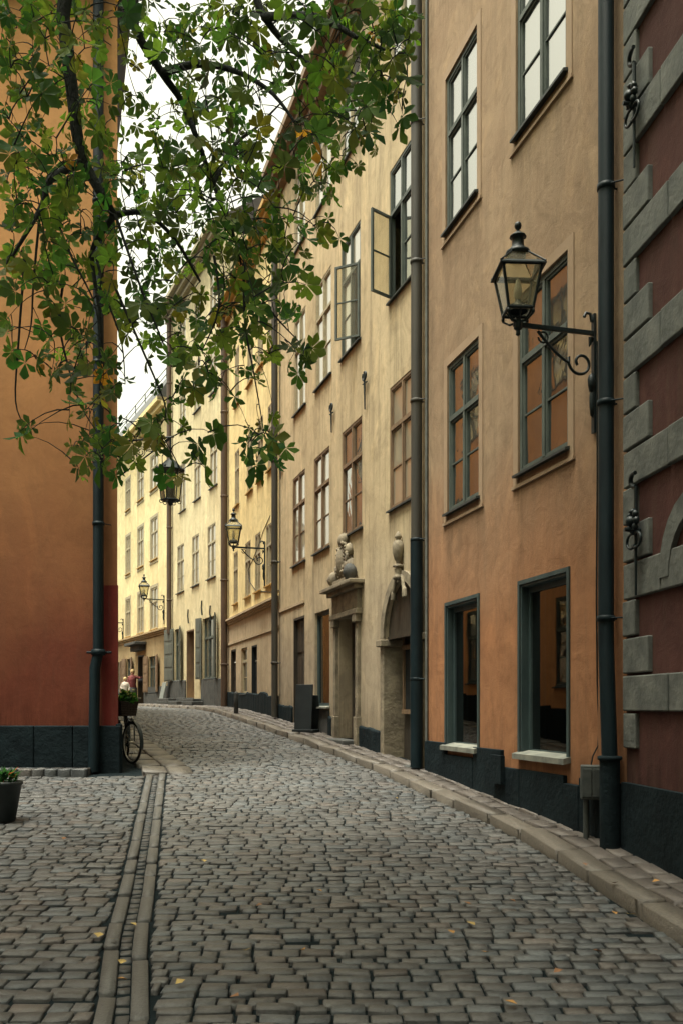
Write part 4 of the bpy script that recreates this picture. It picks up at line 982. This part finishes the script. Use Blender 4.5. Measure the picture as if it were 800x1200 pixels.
# unseen houses added behind and left of the viewer to shade the near paving
for (pa, pb, lb) in (((3.7, -8.0), (-16, -8.5), 'unseen plain house added behind the viewer to shade the square'), ((-15, -8), (-13.5, 15.4), 'unseen plain house added left of the square for shade')):
    fb = Fr(pa, pb) 
    if (fb.n.y if abs(fb.u.x) > .5 else fb.n.x) < 0: fb = Fr(pb, pa)
    hb_ = empty('added_shade_house', fb.pt(0, 0, 0), lb, 'house'); m = MB(); H_ = [(a, a+1.1, z, z+1.9) for a in np.arange(1.5, fb.L-1.5, 2.8) for z in (1.2, 4.8, 8.2)]
    wall_mesh(m, fb, 0, fb.L, -1.5, 12, [(*q, .15) for q in H_]); body(m, fb, 0, fb.L, -1.5, 12, 6); m.build('wall', 'leftred', hb_); roof(fb, 0, fb.L, 12, 6, 3, hb_)
    for q in H_[::2]: window(hb_, fb, *q, d=-.03, silld=0)
# ------------------------------------------------------------------ small things along the right pavement
# electric cabinet on a post
base = FO.pt(FO.s_at(687, .17), .17, 0); base.z = zg(base.y)+KH; a = W(680, 930, base.y); b = W(706, 897, base.y); q = base.y
cf = Fr((a.x, q), (b.x, q-.05)); e = empty('utility_box', base, 'small grey utility box on a post against the black plinth', 'utility box')
m = MB(); m.box(cf, 0, cf.L, -.03, .16, a.z-.06, b.z); m.build('cabinet', 'boxgrey', e, bevel=.01)
m = MB(); m.box(cf, .01, cf.L*.45, -.045, -.03, a.z-.03, b.z-.03); m.box(cf, cf.L*.5, cf.L-.01, -.045, -.03, a.z-.03, b.z-.03); m.build('cabinet_door', 'boxgrey', e, bevel=.004)
m = MB(); m.tube([base+Vector((.01, .06, -.1)), Vector((base.x+.01, base.y+.06, a.z-.05))], .032, 10); m.build('post', 'boxgrey', e)
m = MB(); P = [W(x, y, base.y+.12) for x, y in ((692, 896), (694, 886), (700, 874), (701, 850), (699, 800), (698, 700), (699, 560), (699, 400))]; m.tube(P, .008, 5); m.build('cable', 'iron', e)
# green bottle beside the foot of the grey/black downpipe
pb = gpt(495.5, 898, KH); m = MB(); m.lathe(pb+Vector((0, -.02, 0)), [(0, 0), (.034, 0), (.036, .01), (.036, .13), (.015, .19), (.014, .24), (.017, .245), (.017, .255), (0, .255)], 12)
tag(m.build('bottle', 'greenglass'), 'small green glass bottle standing at the foot of the downpipe', 'bottle')
# black folding board by the dark door
p = gpt(357, 858, KH); e = empty('sandwich_board', p, 'tall black folding board standing by the dark doorway', 'sandwich board')
ux = Vector((.93, -.35, 0)).normalized(); uy = Vector((.35, .93, 0)).normalized(); Z = Vector((0, 0, 1)); wd = .20
m = MB(); c0 = p+Z*.52-ux*.02; m.obox(c0, ux*wd, uy*.02, (Z+uy*.10).normalized()*.52); m.build('front_panel', 'boardblack', e, bevel=.01)
m = MB(); m.obox(p+Z*.40+uy*.28+ux*.05, ux*wd, uy*.02, (Z-uy*.28).normalized()*.42); m.build('rear_panel', 'boardblack', e, bevel=.01)
m = MB(); m.obox(p+Z*.03+uy*.12, ux*(wd+.05), uy*.24, Z*.03); m.build('base', 'boardblack', e, bevel=.01)
# grey-blue board leaning by the pale house shutters
a, b = W(192, 826, 38.2), W(204, 803, 38.2); m = MB(); z0 = zg(38.3)+KH
cf = FW_; s = cf.s_at(199); m.obox(cf.pt(s, .30, z0+.46), cf.u*.34+Vector((0, 0, 0)), cf.n*.02, (Z-cf.n*.22).normalized()*.46); 
tag(m.build('leaning_board', 'boardblue', bevel=.01), 'pale grey-blue board leaning below the big open shutter', 'board')
# small grey bollard / post by the yellow house
p = gpt(277, 836, KH); m = MB(); m.lathe(p, [(0, 0), (.065, 0), (.06, .42), (.05, .5), (.055, .56), (.03, .6), (0, .61)], 12)
tag(m.build('bollard', 'granite'), 'short grey stone post at the edge of the yellow house plinth', 'bollard')

# ------------------------------------------------------------------ planter at the left edge
p = gpt(5, 962); e = empty('planter', p, 'dark tapered planter with low plants, cut by the left edge', 'planter')
m = MB(); m.lathe(p, [(0, 0), (.13, 0), (.20, .42), (.215, .43), (.215, .47), (.18, .47), (.17, .42), (0, .42)], 18); m.build('pot', 'terracotta', e)
pl_v = []; pl_c = []
def leaf_mesh(name, leaves, mat, parent=None):
    V = []; Fc = []; Cc = []
    for (P, Fs, col) in leaves:
        o = len(V); V += P; Fc += [tuple(i+o for i in f) for f in Fs]; Cc += [col]*len(P)
    if parent is not None:
        mi = parent.matrix_basis.inverted(); V = [mi @ Vector(v) for v in V]
    me = bpy.data.meshes.new(name); me.from_pydata([tuple(v) for v in V], [], Fc)
    me.polygons.foreach_set('use_smooth', [True]*len(Fc))
    ca = me.color_attributes.new('Col', 'FLOAT_COLOR', 'POINT'); ca.data.foreach_set('color', np.array([(*c, 1) for c in Cc], dtype=np.float32).ravel())
    me.materials.append(M[mat]); o = bpy.data.objects.new(name, me); C.objects.link(o); o.parent = parent; return o
def small_leaf(p, d, up, ln, wd, col):
    d = d.normalized(); s = d.cross(up); s = s.normalized() if s.length > 1e-4 else Vector((1, 0, 0)); n = s.cross(d)
    P = [p, p+d*ln*.45+s*wd*.5-n*.0, p+d*ln-n*ln*.12, p+d*ln*.45-s*wd*.5]; return (P, [(0, 1, 2, 3)], col)
lv = []
for i in range(160):
    a = random.uniform(0, 2*PI); d = Vector((math.cos(a), math.sin(a), random.uniform(.2, 1.4))); q = p+Vector((math.cos(a)*.1, math.sin(a)*.1, .42+random.uniform(0, .15)))
    lv.append(small_leaf(q, d, Vector((0, 0, 1)), random.uniform(.08, .15), .045, (.02, random.uniform(.05, .09), .03) if random.random() > .15 else (.25, .05, .03)))
leaf_mesh('planter_foliage', lv, 'leaf', e)

# ------------------------------------------------------------------ bicycle leaning past the red corner
ang = R(118)                                            # rear towards the back, front wheel to the camera
wc = gpt(155, 884); wheelY = 15.75; Rw = .345
front = Vector(((155-CX)/F*wheelY, wheelY, zg(wheelY)+Rw+.03))
hd = Vector((-.30, .954, 0)).normalized()               # from front wheel to the rear, along the wall
rear = front+hd*1.05; rear.z = zg(rear.y)+Rw+.03
e = empty('bicycle', (front.x, front.y, zg(wheelY)), 'old black bicycle with plant-filled front basket leaning by the red corner', 'bicycle')
Z = Vector((0, 0, 1)); lean = Vector((-.08, 0, 0))
def wheel(c, ax, nm='wheel'):                           # ax: horizontal direction of the wheel plane
    ax = ax.normalized(); N = 36; tyre = [c+ax*math.cos(t)*Rw+Z*math.sin(t)*Rw for t in np.linspace(0, 2*PI, N+1)]
    m = MB(); axle = ax.cross(Z)
    for k in range(28):
        t = 2*PI*k/28; m.tube([c+axle*.03*(1 if k % 2 else -1), c+(ax*math.cos(t)+Z*math.sin(t))*(Rw-.03)], .0018, 3, False)
    m.tube([c-axle*.05, c+axle*.05], .02, 8); w_ = m.build('wheel', 'chrome', e)
    MB().tube(tyre, .021, 8, False).build('tyre', 'rubber', w_); MB().tube([c+(p_-c)*.935 for p_ in tyre], .013, 6, False).build('rim', 'chrome', w_)
    m = MB(); r2 = Rw+.035
    arc = [c+ax*math.cos(t)*r2+Z*math.sin(t)*r2 for t in np.linspace(-.25, 2.3, 16)]; P = []
    for p_ in arc: P += [p_-axle*.03, p_+axle*.03]
    m.add(P, [(2*i, 2*i+1, 2*i+3, 2*i+2) for i in range(15)], True); m.build('mudguard', 'bikepaint', e)
fx = Vector((.62, -.785, 0)).normalized()                # front wheel turned out into the street
wheel(front, fx); wheel(rear, -hd)
head = front+hd*.18+Z*.42+lean; headt = head+Z*.16+hd*.04; bb = front+hd*.62+Z*(-.06)+lean*.3; seat = bb+hd*.17+Z*.50+lean*.6
m = MB()
for a_, b_, r_ in ((head, bb, .017), (headt, seat-hd*.02-Z*.08, .015), (bb, seat, .016), (bb, rear, .010), (seat-Z*.1, rear, .008), (head-Z*.03, headt+Z*.03, .02)): m.tube([a_, b_], r_, 8)
m.blob(bb, (.04, .04, .04)); m.build('frame', 'bikepaint', e)
m = MB(); ax_ = fx.cross(Z)
for sg in (-1, 1): m.tube([head, front+hd*.08+Z*.36+ax_*.05*sg, front+ax_*.05*sg], .011, 6)
m.build('fork', 'bikepaint', e)
hb = headt+Z*.18; m = MB(); m.tube([headt, hb], .013, 8)
m.tube([hb-ax_*.30-fx*.22, hb-ax_*.28-fx*.02, hb, hb+ax_*.28-fx*.02, hb+ax_*.30-fx*.22], .012, 8); m.build('handlebar', 'chrome', e)
m = MB(); m.blob(seat+Z*.06-hd*-.03, (.09, .14, .035), 1, .02); m.build('saddle', 'leather', e)
m = MB(); m.tube([bb+ax_*.06, bb+ax_*.06+hd*.12-Z*.12], .01, 6); m.obox(bb+ax_*.1+hd*.12-Z*.12, Vector((.04, 0, 0)), Vector((0, .03, 0)), Z*.01); m.build('pedal', 'iron', e)
m = MB(); m.lathe(front+fx*.02+Z*.36, [(0, 0), (.02, .02), (.035, .05), (.0, .07)], 10); m.build('headlight', 'chrome', e)
# basket
bc = front-fx*.04-hd*.0+Z*.46+lean; m = MB()
bx = [Vector((fx.x, fx.y, 0)), Vector((ax_.x, ax_.y, 0))]
lo = [bc+bx[0]*.10*i+bx[1]*.13*j for i, j in ((-1, -1), (1, -1), (1, 1), (-1, 1))]; hi_ = [bc+Z*.24+bx[0]*.13*i+bx[1]*.16*j for i, j in ((-1, -1), (1, -1), (1, 1), (-1, 1))]
for k in range(4): m.quad(lo[k], lo[(k+1) % 4], hi_[(k+1) % 4], hi_[k])
m.quad(*lo)
for t in np.linspace(0, 1, 7): m.tube([lo[k].lerp(hi_[k], t) for k in (0, 1, 2, 3, 0)], .009, 5)
for k in range(4):
    for t in np.linspace(0, 1, 6): m.tube([lo[k].lerp(lo[(k+1) % 4], t), hi_[k].lerp(hi_[(k+1) % 4], t)], .006, 4)
m.build('basket', 'wicker', e)
lv = []
for i in range(420):
    a = random.uniform(0, 2*PI); r_ = random.uniform(0, .15); q = bc+Z*.2+bx[0]*math.cos(a)*r_+bx[1]*math.sin(a)*r_*1.25+Z*random.uniform(0, .2)*(1-r_*2); d = Vector((math.cos(a), math.sin(a), random.uniform(-.5, 1.3)))
    lv.append(small_leaf(q, d, Vector((random.uniform(-1, 1), random.uniform(-1, 1), 1)), random.uniform(.06, .13), .05, (random.uniform(.03, .07), random.uniform(.09, .17), .035)))
for i in range(26):
    a = random.uniform(0, 2*PI); q = bc+Z*random.uniform(.3, .44)+bx[0]*math.cos(a)*.12+bx[1]*math.sin(a)*.16
    for k in range(5): t = k*1.26; lv.append(small_leaf(q, Vector((math.cos(t), math.sin(t), .5)), Z, .03, .025, (.6, .55, .42)))
o = leaf_mesh('basket_plant', lv, 'leaf'); tag(o, 'leafy green plants with pale flowers filling the bicycle basket', 'plant')

# ------------------------------------------------------------------ people far up the street
def skin_body(name, J, E, Rr, mat, parent):
    me = bpy.data.meshes.new(name); me.from_pydata([tuple(j) for j in J], E, []); o = bpy.data.objects.new(name, me); C.objects.link(o); o.parent = parent
    mod = o.modifiers.new('skin', 'SKIN')
    for i, r in enumerate(Rr): me.skin_vertices[0].data[i].radius = (r, r*.85)
    me.skin_vertices[0].data[0].use_root = True
    s_ = o.modifiers.new('sub', 'SUBSURF'); s_.levels = 2; s_.render_levels = 2
    me.materials.append(M[mat]); mod.use_smooth_shade = True; return o
def person(p, H, label, arm_out, top, bottom, face):
    e = empty('person', p, label, 'person', None); k = H/1.7; e.rotation_euler = (0, 0, face)
    v = lambda x, y, z: Vector((x*k, y*k, z*k))
    J = [v(0, 0, .92), v(0, 0, 1.12), v(0, 0, 1.36), v(0, 0, 1.46), v(0, -.01, 1.60)]; Ed = [(0, 1), (1, 2), (2, 3), (3, 4)]; Rr = [.13, .12, .14, .05, .085]
    for sg in (-1, 1):
        n = len(J); J += [v(.17*sg, 0, 1.38)]; Ed += [(2, n)]; Rr += [.055]
        if arm_out and sg == 1: J += [v(.42, -.10, 1.30), v(.64, -.16, 1.42), v(.70, -.17, 1.44)]
        else: J += [v(.23*sg, .02, 1.12), v(.20*sg, -.12, .95), v(.19*sg, -.17, .90)]
        Ed += [(n, n+1), (n+1, n+2), (n+2, n+3)]; Rr += [.045, .034, .03]
        n = len(J); J += [v(.09*sg, 0, .85), v(.10*sg, -.02*sg, .48), v(.10*sg, .03*sg, .09), v(.11*sg, -.11, .03)]; Ed += [(0, n), (n, n+1), (n+1, n+2), (n+2, n+3)]; Rr += [.09, .06, .042, .035]
    Rr = [r*k for r in Rr]
    b = skin_body('body', J, Ed, Rr, 'skin', e)
    def cl(name, prof, mat, c=(0, 0)):
        m = MB(); m.lathe(v(c[0], c[1], 0), [(r*k, z*k) for r, z in prof], 16); o = m.build(name, mat); o.parent = e
    cl('jacket', [(.07, 1.46), (.18, 1.40), (.19, 1.2), (.17, 1.05), (.19, .88), (.18, .86)], top); cl('skirt', [(.17, .95), (.19, .85), (.23, .45), (.22, .44)], bottom)
    m = MB()
    for sg in (-1, 1):
        if arm_out and sg == 1: m.tube([v(.15, 0, 1.38), v(.42, -.10, 1.30), v(.62, -.155, 1.41)], [.07*k, .06*k, .045*k], 8)
        else: m.tube([v(.15*sg, 0, 1.38), v(.23*sg, .02, 1.12), v(.20*sg, -.12, .96)], [.07*k, .06*k, .045*k], 8)
    o = m.build('sleeves', top); o.parent = e
    m = MB(); m.blob(v(0, .025, 1.635), (.105*k, .11*k, .12*k), 2, .04, 10); o = m.build('hair', 'hair'); o.parent = e
    m = MB()
    for sg in (-1, 1): m.blob(v(.032*sg, -.088, 1.61), (.01, .006, .008))
    m.blob(v(0, -.095, 1.585), (.014, .02, .022)); m.blob(v(0, -.085, 1.55), (.025, .008, .007)); o = m.build('face', 'skin'); o.parent = e
    return e
pp = FF.pt(FF.s_at(158), 1.6, 0); pp = Vector(((155.5-CX)/F*43.5, 43.5, zg(43.5)))
person(pp, 1.68, 'blond person in red jacket reaching an arm out beside the far doorway', True, 'redcloth', 'greycloth', 0)
m = MB(); m.blob(Vector((pp.x+.52, pp.y-.2, pp.z+1.18)), (.22, .10, .10), 3, .1, 8); m.tube([Vector((pp.x+.35, pp.y-.18, pp.z+1.25)), Vector((pp.x+.52, pp.y-.2, pp.z+1.36)), Vector((pp.x+.68, pp.y-.2, pp.z+1.25))], .015, 6)
tag(m.build('bag', 'darkcloth'), 'dark bag hanging from the outstretched arm of the person', 'bag')
pp = Vector(((147-CX)/F*41, 41, zg(41))); person(pp, 1.25, 'fair-haired child in pale top behind the basket plants', False, 'whitecloth', 'greycloth', .3)

# ------------------------------------------------------------------ chestnut tree
TR = empty('chestnut_tree', (-4.2, 5.4, zg(5.4)), 'horse chestnut with big palmate leaves hanging over the street from the upper left', 'tree')
limbs = MB(); nodes = []
def limb(P, r0, r1, n=8, reg=True):
    P = [Vector(p) for p in P]; Q = []
    # Catmull-Rom
    for i in range(len(P)-1):
        p0 = P[max(i-1, 0)]; p1 = P[i]; p2 = P[i+1]; p3 = P[min(i+2, len(P)-1)]
        for t in np.linspace(0, 1, 5)[:-1] if i < len(P)-2 else np.linspace(0, 1, 5):
            Q.append(.5*((2*p1)+(-p0+p2)*t+(2*p0-5*p1+4*p2-p3)*t*t+(-p0+3*p1-3*p2+p3)*t**3))
    rs = [r0+(r1-r0)*i/(len(Q)-1) for i in range(len(Q))]; limbs.tube(Q, rs, n)
    if reg: nodes.extend(Q)
limb([(-4.2, 5.4, -.4), (-4.15, 5.4, 1.2), (-4.25, 5.3, 3.0), (-4.0, 5.2, 4.8)], .34, .25, 14, False)
fork = Vector((-4.0, 5.2, 4.8))
limb([fork, (-3.2, 5.6, 6.2), W(60, -60, 6.0), W(74, 20, 6.0), W(84, 100, 6.0), W(92, 165, 6.0), W(104, 200, 6.0), W(122, 232, 6.0), W(134, 252, 6.1)], .058, .024, 10)
limb([W(134, 252, 6.1), W(118, 275, 6.1), W(108, 300, 6.2), W(116, 360, 6.2), W(122, 430, 6.2)], .025, .006)
limb([W(134, 252, 6.1), W(170, 250, 6.2), W(205, 280, 6.3), W(235, 330, 6.4)], .022, .008)
limb([W(96, 190, 6.0), W(60, 210, 5.8), W(50, 240, 5.8), W(30, 275, 5.7), W(15, 300, 5.7)], .028, .008)
limb([(-3.2, 5.6, 6.2), W(130, -80, 6.6), W(158, 30, 6.6), W(190, 85, 6.7), W(214, 120, 6.8), W(232, 165, 6.8), W(250, 215, 6.9), W(272, 270, 6.9), W(283, 310, 7.0)], .042, .008, 8)
limb([W(190, 85, 6.7), W(235, 75, 6.5), W(280, 85, 6.4), W(320, 110, 6.3), W(350, 150, 6.2)], .03, .008)
limb([W(250, 215, 6.9), W(275, 170, 7.2), W(300, 150, 7.5), W(330, 120, 7.6)], .02, .006)
limb([(-2.4, 5.2, 7.4), W(250, -80, 6.2), W(310, 20, 6.2), W(345, 60, 6.2), W(390, 95, 6.1), W(430, 110, 6.0)], .035, .006)
limb([W(310, 20, 6.2), W(370, 20, 5.8), W(420, 45, 5.6), W(455, 60, 5.5)], .03, .006)
limb([fork, (-2.8, 4.6, 6.6), (-1.2, 4.0, 7.4), (.3, 3.6, 7.9)], .16, .05, 8)
limb([fork, (-4.4, 6.4, 6.8), (-4.6, 7.4, 8.8), (-4.3, 8.0, 10.4)], .15, .04, 8)
limb([fork, (-4.6, 4.4, 6.5), (-4.4, 3.0, 8.6), (-3.8, 2.0, 10.0)], .16, .04, 8)
limb([(-1.2, 4.0, 7.4), (-.8, 2.4, 8.4), (.2, 1.0, 9.0)], .08, .03, 8); limb([(-1.2, 4.0, 7.4), (-.2, 5.0, 8.6), (1.0, 5.6, 9.6)], .07, .02, 8)
limb([(-2.8, 4.6, 6.6), (-3.2, 3.2, 7.4), (-2.6, 1.6, 8.0), (-1.8, .4, 8.2)], .08, .02, 8)
limb([(-3.2, 5.6, 6.2), (-2.6, 6.6, 8.6), (-1.6, 7.4, 10.2)], .09, .02, 8)
# hanging twigs seen against the red wall
for P in ([(60, 240), (85, 300), (110, 360), (118, 420)], [(45, 250), (38, 330), (35, 380), (30, 410)], [(110, 300), (125, 350), (140, 400), (150, 450)],
          [(134, 252), (165, 330), (190, 400), (200, 430)], [(75, 330), (72, 380), (85, 440), (100, 480), (115, 510)], [(135, 330), (160, 400), (190, 470), (196, 490)],
          [(283, 310), (290, 380), (300, 440), (310, 500)], [(250, 300), (255, 360), (240, 410)], [(30, 300), (24, 400), (20, 470), (28, 500)], [(283, 320), (320, 370), (350, 400)]):
    d0 = random.uniform(5.2, 6.4); limb([W(x+random.uniform(-3, 3), y, d0) for x, y in P], .010, .003, 5)
cols = [0, 40, 80, 120, 160, 200, 240, 280, 320, 360, 400, 440, 480]
D = {0: [8, 8, 7, 6, 6, 8, 8, 8, 7, 8, 7, 7, 1], 40: [7, 6, 5, 3, 3, 7, 8, 7, 5, 7, 8, 7, 1], 80: [9, 8, 5, 2, 2, 7, 8, 4, 3, 8, 8, 6, 0],
     120: [7, 3, 5, 3, 4, 6, 8, 4, 3, 8, 8, 2, 0], 160: [6, 6, 4, 6, 8, 8, 8, 8, 5, 7, 4, 0, 0], 200: [8, 6, 7, 7, 8, 8, 8, 8, 6, 6, 0, 0, 0],
     240: [6, 7, 7, 6, 7, 7, 8, 8, 7, 3, 0, 0, 0], 280: [7, 8, 6, 7, 7, 7, 8, 8, 5, 0, 0, 0, 0], 320: [5, 7, 4, 5, 8, 5, 7, 8, 4, 0, 0, 0, 0],
     360: [2, 4, 4, 4, 6, 7, 8, 6, 4, 0, 0, 0, 0], 400: [2, 3, 6, 3, 2, 6, 5, 5, 4, 0, 0, 0, 0], 440: [0, 0, 4, 3, 1, 3, 1, 1, 0, 0, 0, 0, 0],
     480: [1, 0, 4, 4, 3, 0, 0, 3, 1, 0, 0, 0, 0], 520: [0, 0, 5, 4, 3, 1, 0, 3, 1, 0, 0, 0, 0]}
hand = [(24, 505, .21), (36, 500, .16), (202, 535, .24), (185, 520, .18), (232, 520, .2), (250, 508, .2), (240, 548, .25), (226, 535, .16), (300, 545, .22), (318, 520, .2), (335, 525, .18), (290, 520, .18), (310, 505, .2), (355, 415, .22), (365, 408, .2), (340, 405, .18),
        (275, 465, .14), (118, 545, .24), (100, 535, .2), (140, 540, .2), (130, 520, .2), (105, 510, .2), (195, 480, .16), (188, 495, .16), (215, 500, .15), (470, 75, .26), (478, 90, .22), (440, 95, .24), (430, 125, .22), (432, 155, .22), (415, 150, .22),
        (228, 455, .2), (215, 445, .2), (245, 440, .2), (30, 425, .2), (60, 440, .18), (90, 435, .24), (70, 432, .2)]
spots = []
for y, row in D.items():
    for x, d_ in zip(cols, row):
        n = int(d_*1.45+random.random())
        for _ in range(n):
            px = random.uniform(x, x+40); py = random.uniform(y, y+40)
            if px < -5: continue
            spots.append((px, py, random.choice([5.2, 5.8, 6.4, 7.0, 7.6])+random.uniform(-.4, .4), random.uniform(.12, .21)))
for (x, y, s_) in hand: spots.append((x, y, random.uniform(5.0, 5.8), s_))
def palmate(c, axis, sz, col, rnd=random):
    """a chestnut leaf: five to seven obovate leaflets fanned round the stalk end. axis: direction the leaf hangs / points."""
    axis = axis.normalized(); ref = Vector((rnd.uniform(-1, 1), rnd.uniform(-1, 1), rnd.uniform(-.4, .4)))
    s = axis.cross(ref); s = s.normalized() if s.length > 1e-3 else Vector((1, 0, 0)); n = s.cross(axis); out = []
    k = rnd.choice([5, 6, 7, 7]); V = []; Fc = []
    for i in range(k):
        t = (i-(k-1)/2)/((k-1)/2); a = t*R(rnd.uniform(118, 140)); ln = sz*.60*(1-.38*abs(t))*rnd.uniform(.88, 1.08)
        d = (axis*math.cos(a)+s*math.sin(a)-n*rnd.uniform(.05, .38)).normalized(); sd_ = d.cross(n).normalized(); w_ = ln*rnd.uniform(.23, .29); nn = sd_.cross(d)
        fold = rnd.uniform(.04, .14)*ln; dr = rnd.uniform(.0, .18)*ln; o = len(V)
        V += [c+d*ln*.04, c+d*ln*.42+sd_*w_*.62+nn*fold*.6, c+d*ln*.72+sd_*w_+nn*fold-nn*dr*.3, c+d*ln*.92+sd_*w_*.45+nn*fold*.4-nn*dr*.7, c+d*ln*1.03-nn*dr,
              c+d*ln*.92-sd_*w_*.45+nn*fold*.4-nn*dr*.7, c+d*ln*.72-sd_*w_+nn*fold-nn*dr*.3, c+d*ln*.42-sd_*w_*.62+nn*fold*.6, c+d*ln*.45, c+d*ln*.75-nn*dr*.3]
        Fc += [(o, o+1, o+8), (o, o+8, o+7), (o+8, o+1, o+2, o+9), (o+8, o+9, o+6, o+7), (o+9, o+2, o+3, o+4), (o+9, o+4, o+5, o+6)]
    return (V, Fc, col)
def leafcol():
    h = random.random()
    if h < .006: return (.42, .20, .04)
    if h < .04: return (.20, .18, .04)
    if h < .5: return (.14*random.uniform(.8, 1.2), .21*random.uniform(.8, 1.2), .05)
    return (.058*random.uniform(.7, 1.3), .118*random.uniform(.7, 1.3), .042)
leaves = []; NA = np.array([tuple(v) for v in nodes])
def twig_leaf(p, sz, twig=True, dens=1):
    global NA
    d2 = ((NA-np.array(p))**2).sum(1); i = int(d2.argmin()); q = Vector(NA[i]); L_ = math.sqrt(d2[i])
    if twig and L_ > .06:
        mid = (p+q)/2+Vector((random.uniform(-.06, .06), random.uniform(-.06, .06), .05+L_*.12)); cv = [q*(1-t)**2+mid*2*t*(1-t)+p*t*t for t in np.linspace(0, 1, 5)]; limbs.tube(cv, [(.0045 if L_ > .5 else .0032)*(1-t)+.0015 for t in np.linspace(0, 1, 5)], 4, False); mid = cv[2]
        NA = np.vstack([NA, [tuple(mid)], [tuple(p.lerp(mid, .25))]])
    out_ = (p-q); out_ = out_.normalized() if out_.length > 1e-3 else Vector((1, 0, 0))
    ax = out_*.5+Vector((random.uniform(-.5, .5), random.uniform(-.6, .3), random.uniform(-1.1, .05)))
    leaves.append(palmate(p, ax, sz, leafcol()))
random.shuffle(spots)
# nearest first so the twigs chain outwards
spots.sort(key=lambda q: ((NA-np.array(tuple(W(q[0], q[1], q[2]))))**2).sum(1).min())
for (x, y, d_, s_) in spots: twig_leaf(W(x, y, d_), s_)
# unseen rest of the crown, thickened overhead to shade the foreground
def inview(p):
    if p.y < .3: return False
    px = CX+F*p.x/p.y; py = HY-F*(p.z-EYE)/p.y; mg = 160/p.y
    return -mg < px < 800+mg and -mg < py < 1200+mg
shade_clumps = [(-4.2, 5.2, 8.2, 2.3), (-2.2, 4.2, 8.6, 2.0), (0, 3.4, 8.8, 1.9), (-3.8, 2.4, 9.2, 2.2), (-1.6, 1.2, 8.8, 2.0), (.6, .8, 9.2, 1.8), (1.2, 5.2, 9.9, 1.6), (-1.6, 6.6, 10.4, 2.0), (-4.4, 7.8, 10.2, 2.2),
          (-2.6, 4.2, 11.2, 2.4), (-.4, 2.8, 11.2, 2.0), (-2.6, 8.2, 12.4, 2.2), (-.8, 9.2, 13.0, 2.2), (.8, 7.2, 12.2, 2.0), (-5.0, 9.0, 12.0, 2.3), (-.6, 5.4, 12.6, 2.2), (2.0, .8, 10.8, 2.0), (-.4, -1.4, 9.8, 2.2), (-3.4, -.8, 9.6, 2.2), (-5.8, 4.4, 7.2, 2.0), (-5.4, 6.6, 7.0, 1.8), (-4.6, 1.4, 7.0, 1.6), (1.6, 2.6, 8.2, 1.5)]
for (x, y, z, r_) in shade_clumps:
    nodes_c = Vector((x, y, z)); j = int(((NA-np.array((x, y, z)))**2).sum(1).argmin()); q = Vector(NA[j])
    if not inview(nodes_c): limbs.tube([q, (q+nodes_c)/2+Vector((0, 0, .2)), nodes_c], [.04, .03, .012], 5)
    for _ in range(int(95*r_**1.6)):
        v = Vector((random.gauss(0, 1), random.gauss(0, 1), random.gauss(0, 1))).normalized()*r_*random.uniform(.3, 1)**.6; v.z *= .75; p = nodes_c+v
        if inview(p): continue
        leaves.append(palmate(p, Vector((v.x, v.y, -random.uniform(.2, 1.5))), random.uniform(.26, .40), leafcol()))
limbs.build('trunk', 'bark', TR)
leaf_mesh('crown', leaves, 'leaf', TR)

# ------------------------------------------------------------------ fallen leaves
fl_spots = [(572, 1117, 1.5), (705, 1117, 1.3), (288, 1115, 1.3), (352, 1113, 1.0), (551, 1060, 1.2), (556, 1086, 1.4), (531, 1095, 1.1), (720, 1035, 1.3), (741, 1073, 1.4), (722, 1073, 1.0), (686, 1015, 1.0), (697, 978, 1.2), (763, 1034, 1.2), (648, 1142, 1.1),
            (466, 936, 1.0), (56, 978, 1.3), (74, 984, 1.0), (206, 1155, 1.2), (133, 1100, 1.2), (270, 1170, 1.3), (115, 1098, 1.3), (378, 1045, 1.0), (300, 1062, 1.0), (240, 1010, 1.0), (606, 1177, 1.4), (604, 1057, 1.1), (142, 1130, 1.1), (150, 1150, 1.2), (62, 905, 1.0), (160, 1085, 1.0)]
for i, (x, y, s_) in enumerate(fl_spots):
    p = gpt(x, y, .03); 
    if p.x > kerbx(p.y): p = gpt(x, y, KH+.02)
    a = random.uniform(0, 2*PI); d = Vector((math.cos(a), math.sin(a), .15)); s = Vector((-math.sin(a), math.cos(a), .1)); m = MB(); ln = .045*s_; w_ = .028*s_
    m.add([p, p+d*ln*.5+s*w_+Vector((0, 0, .012)), p+d*ln*1.2+Vector((0, 0, .006)), p+d*ln*.5-s*w_+Vector((0, 0, .010)), p+d*ln*.55], [(0, 1, 4), (4, 1, 2), (0, 4, 3), (4, 2, 3)])
    o = m.build('fallen_leaf', ['yleaf', 'bleaf'][i % 2] if False else M.setdefault('fallen%d' % (i % 3), simple('fallen_leaf_colour', [(.42, .22, .06), (.25, .12, .05), (.5, .36, .12)][i % 3], None, .7, bump=0)))
    tag(o, 'small fallen yellow-brown leaf lying on the paving', 'leaf', 'fallen leaves on the cobbles and kerb')
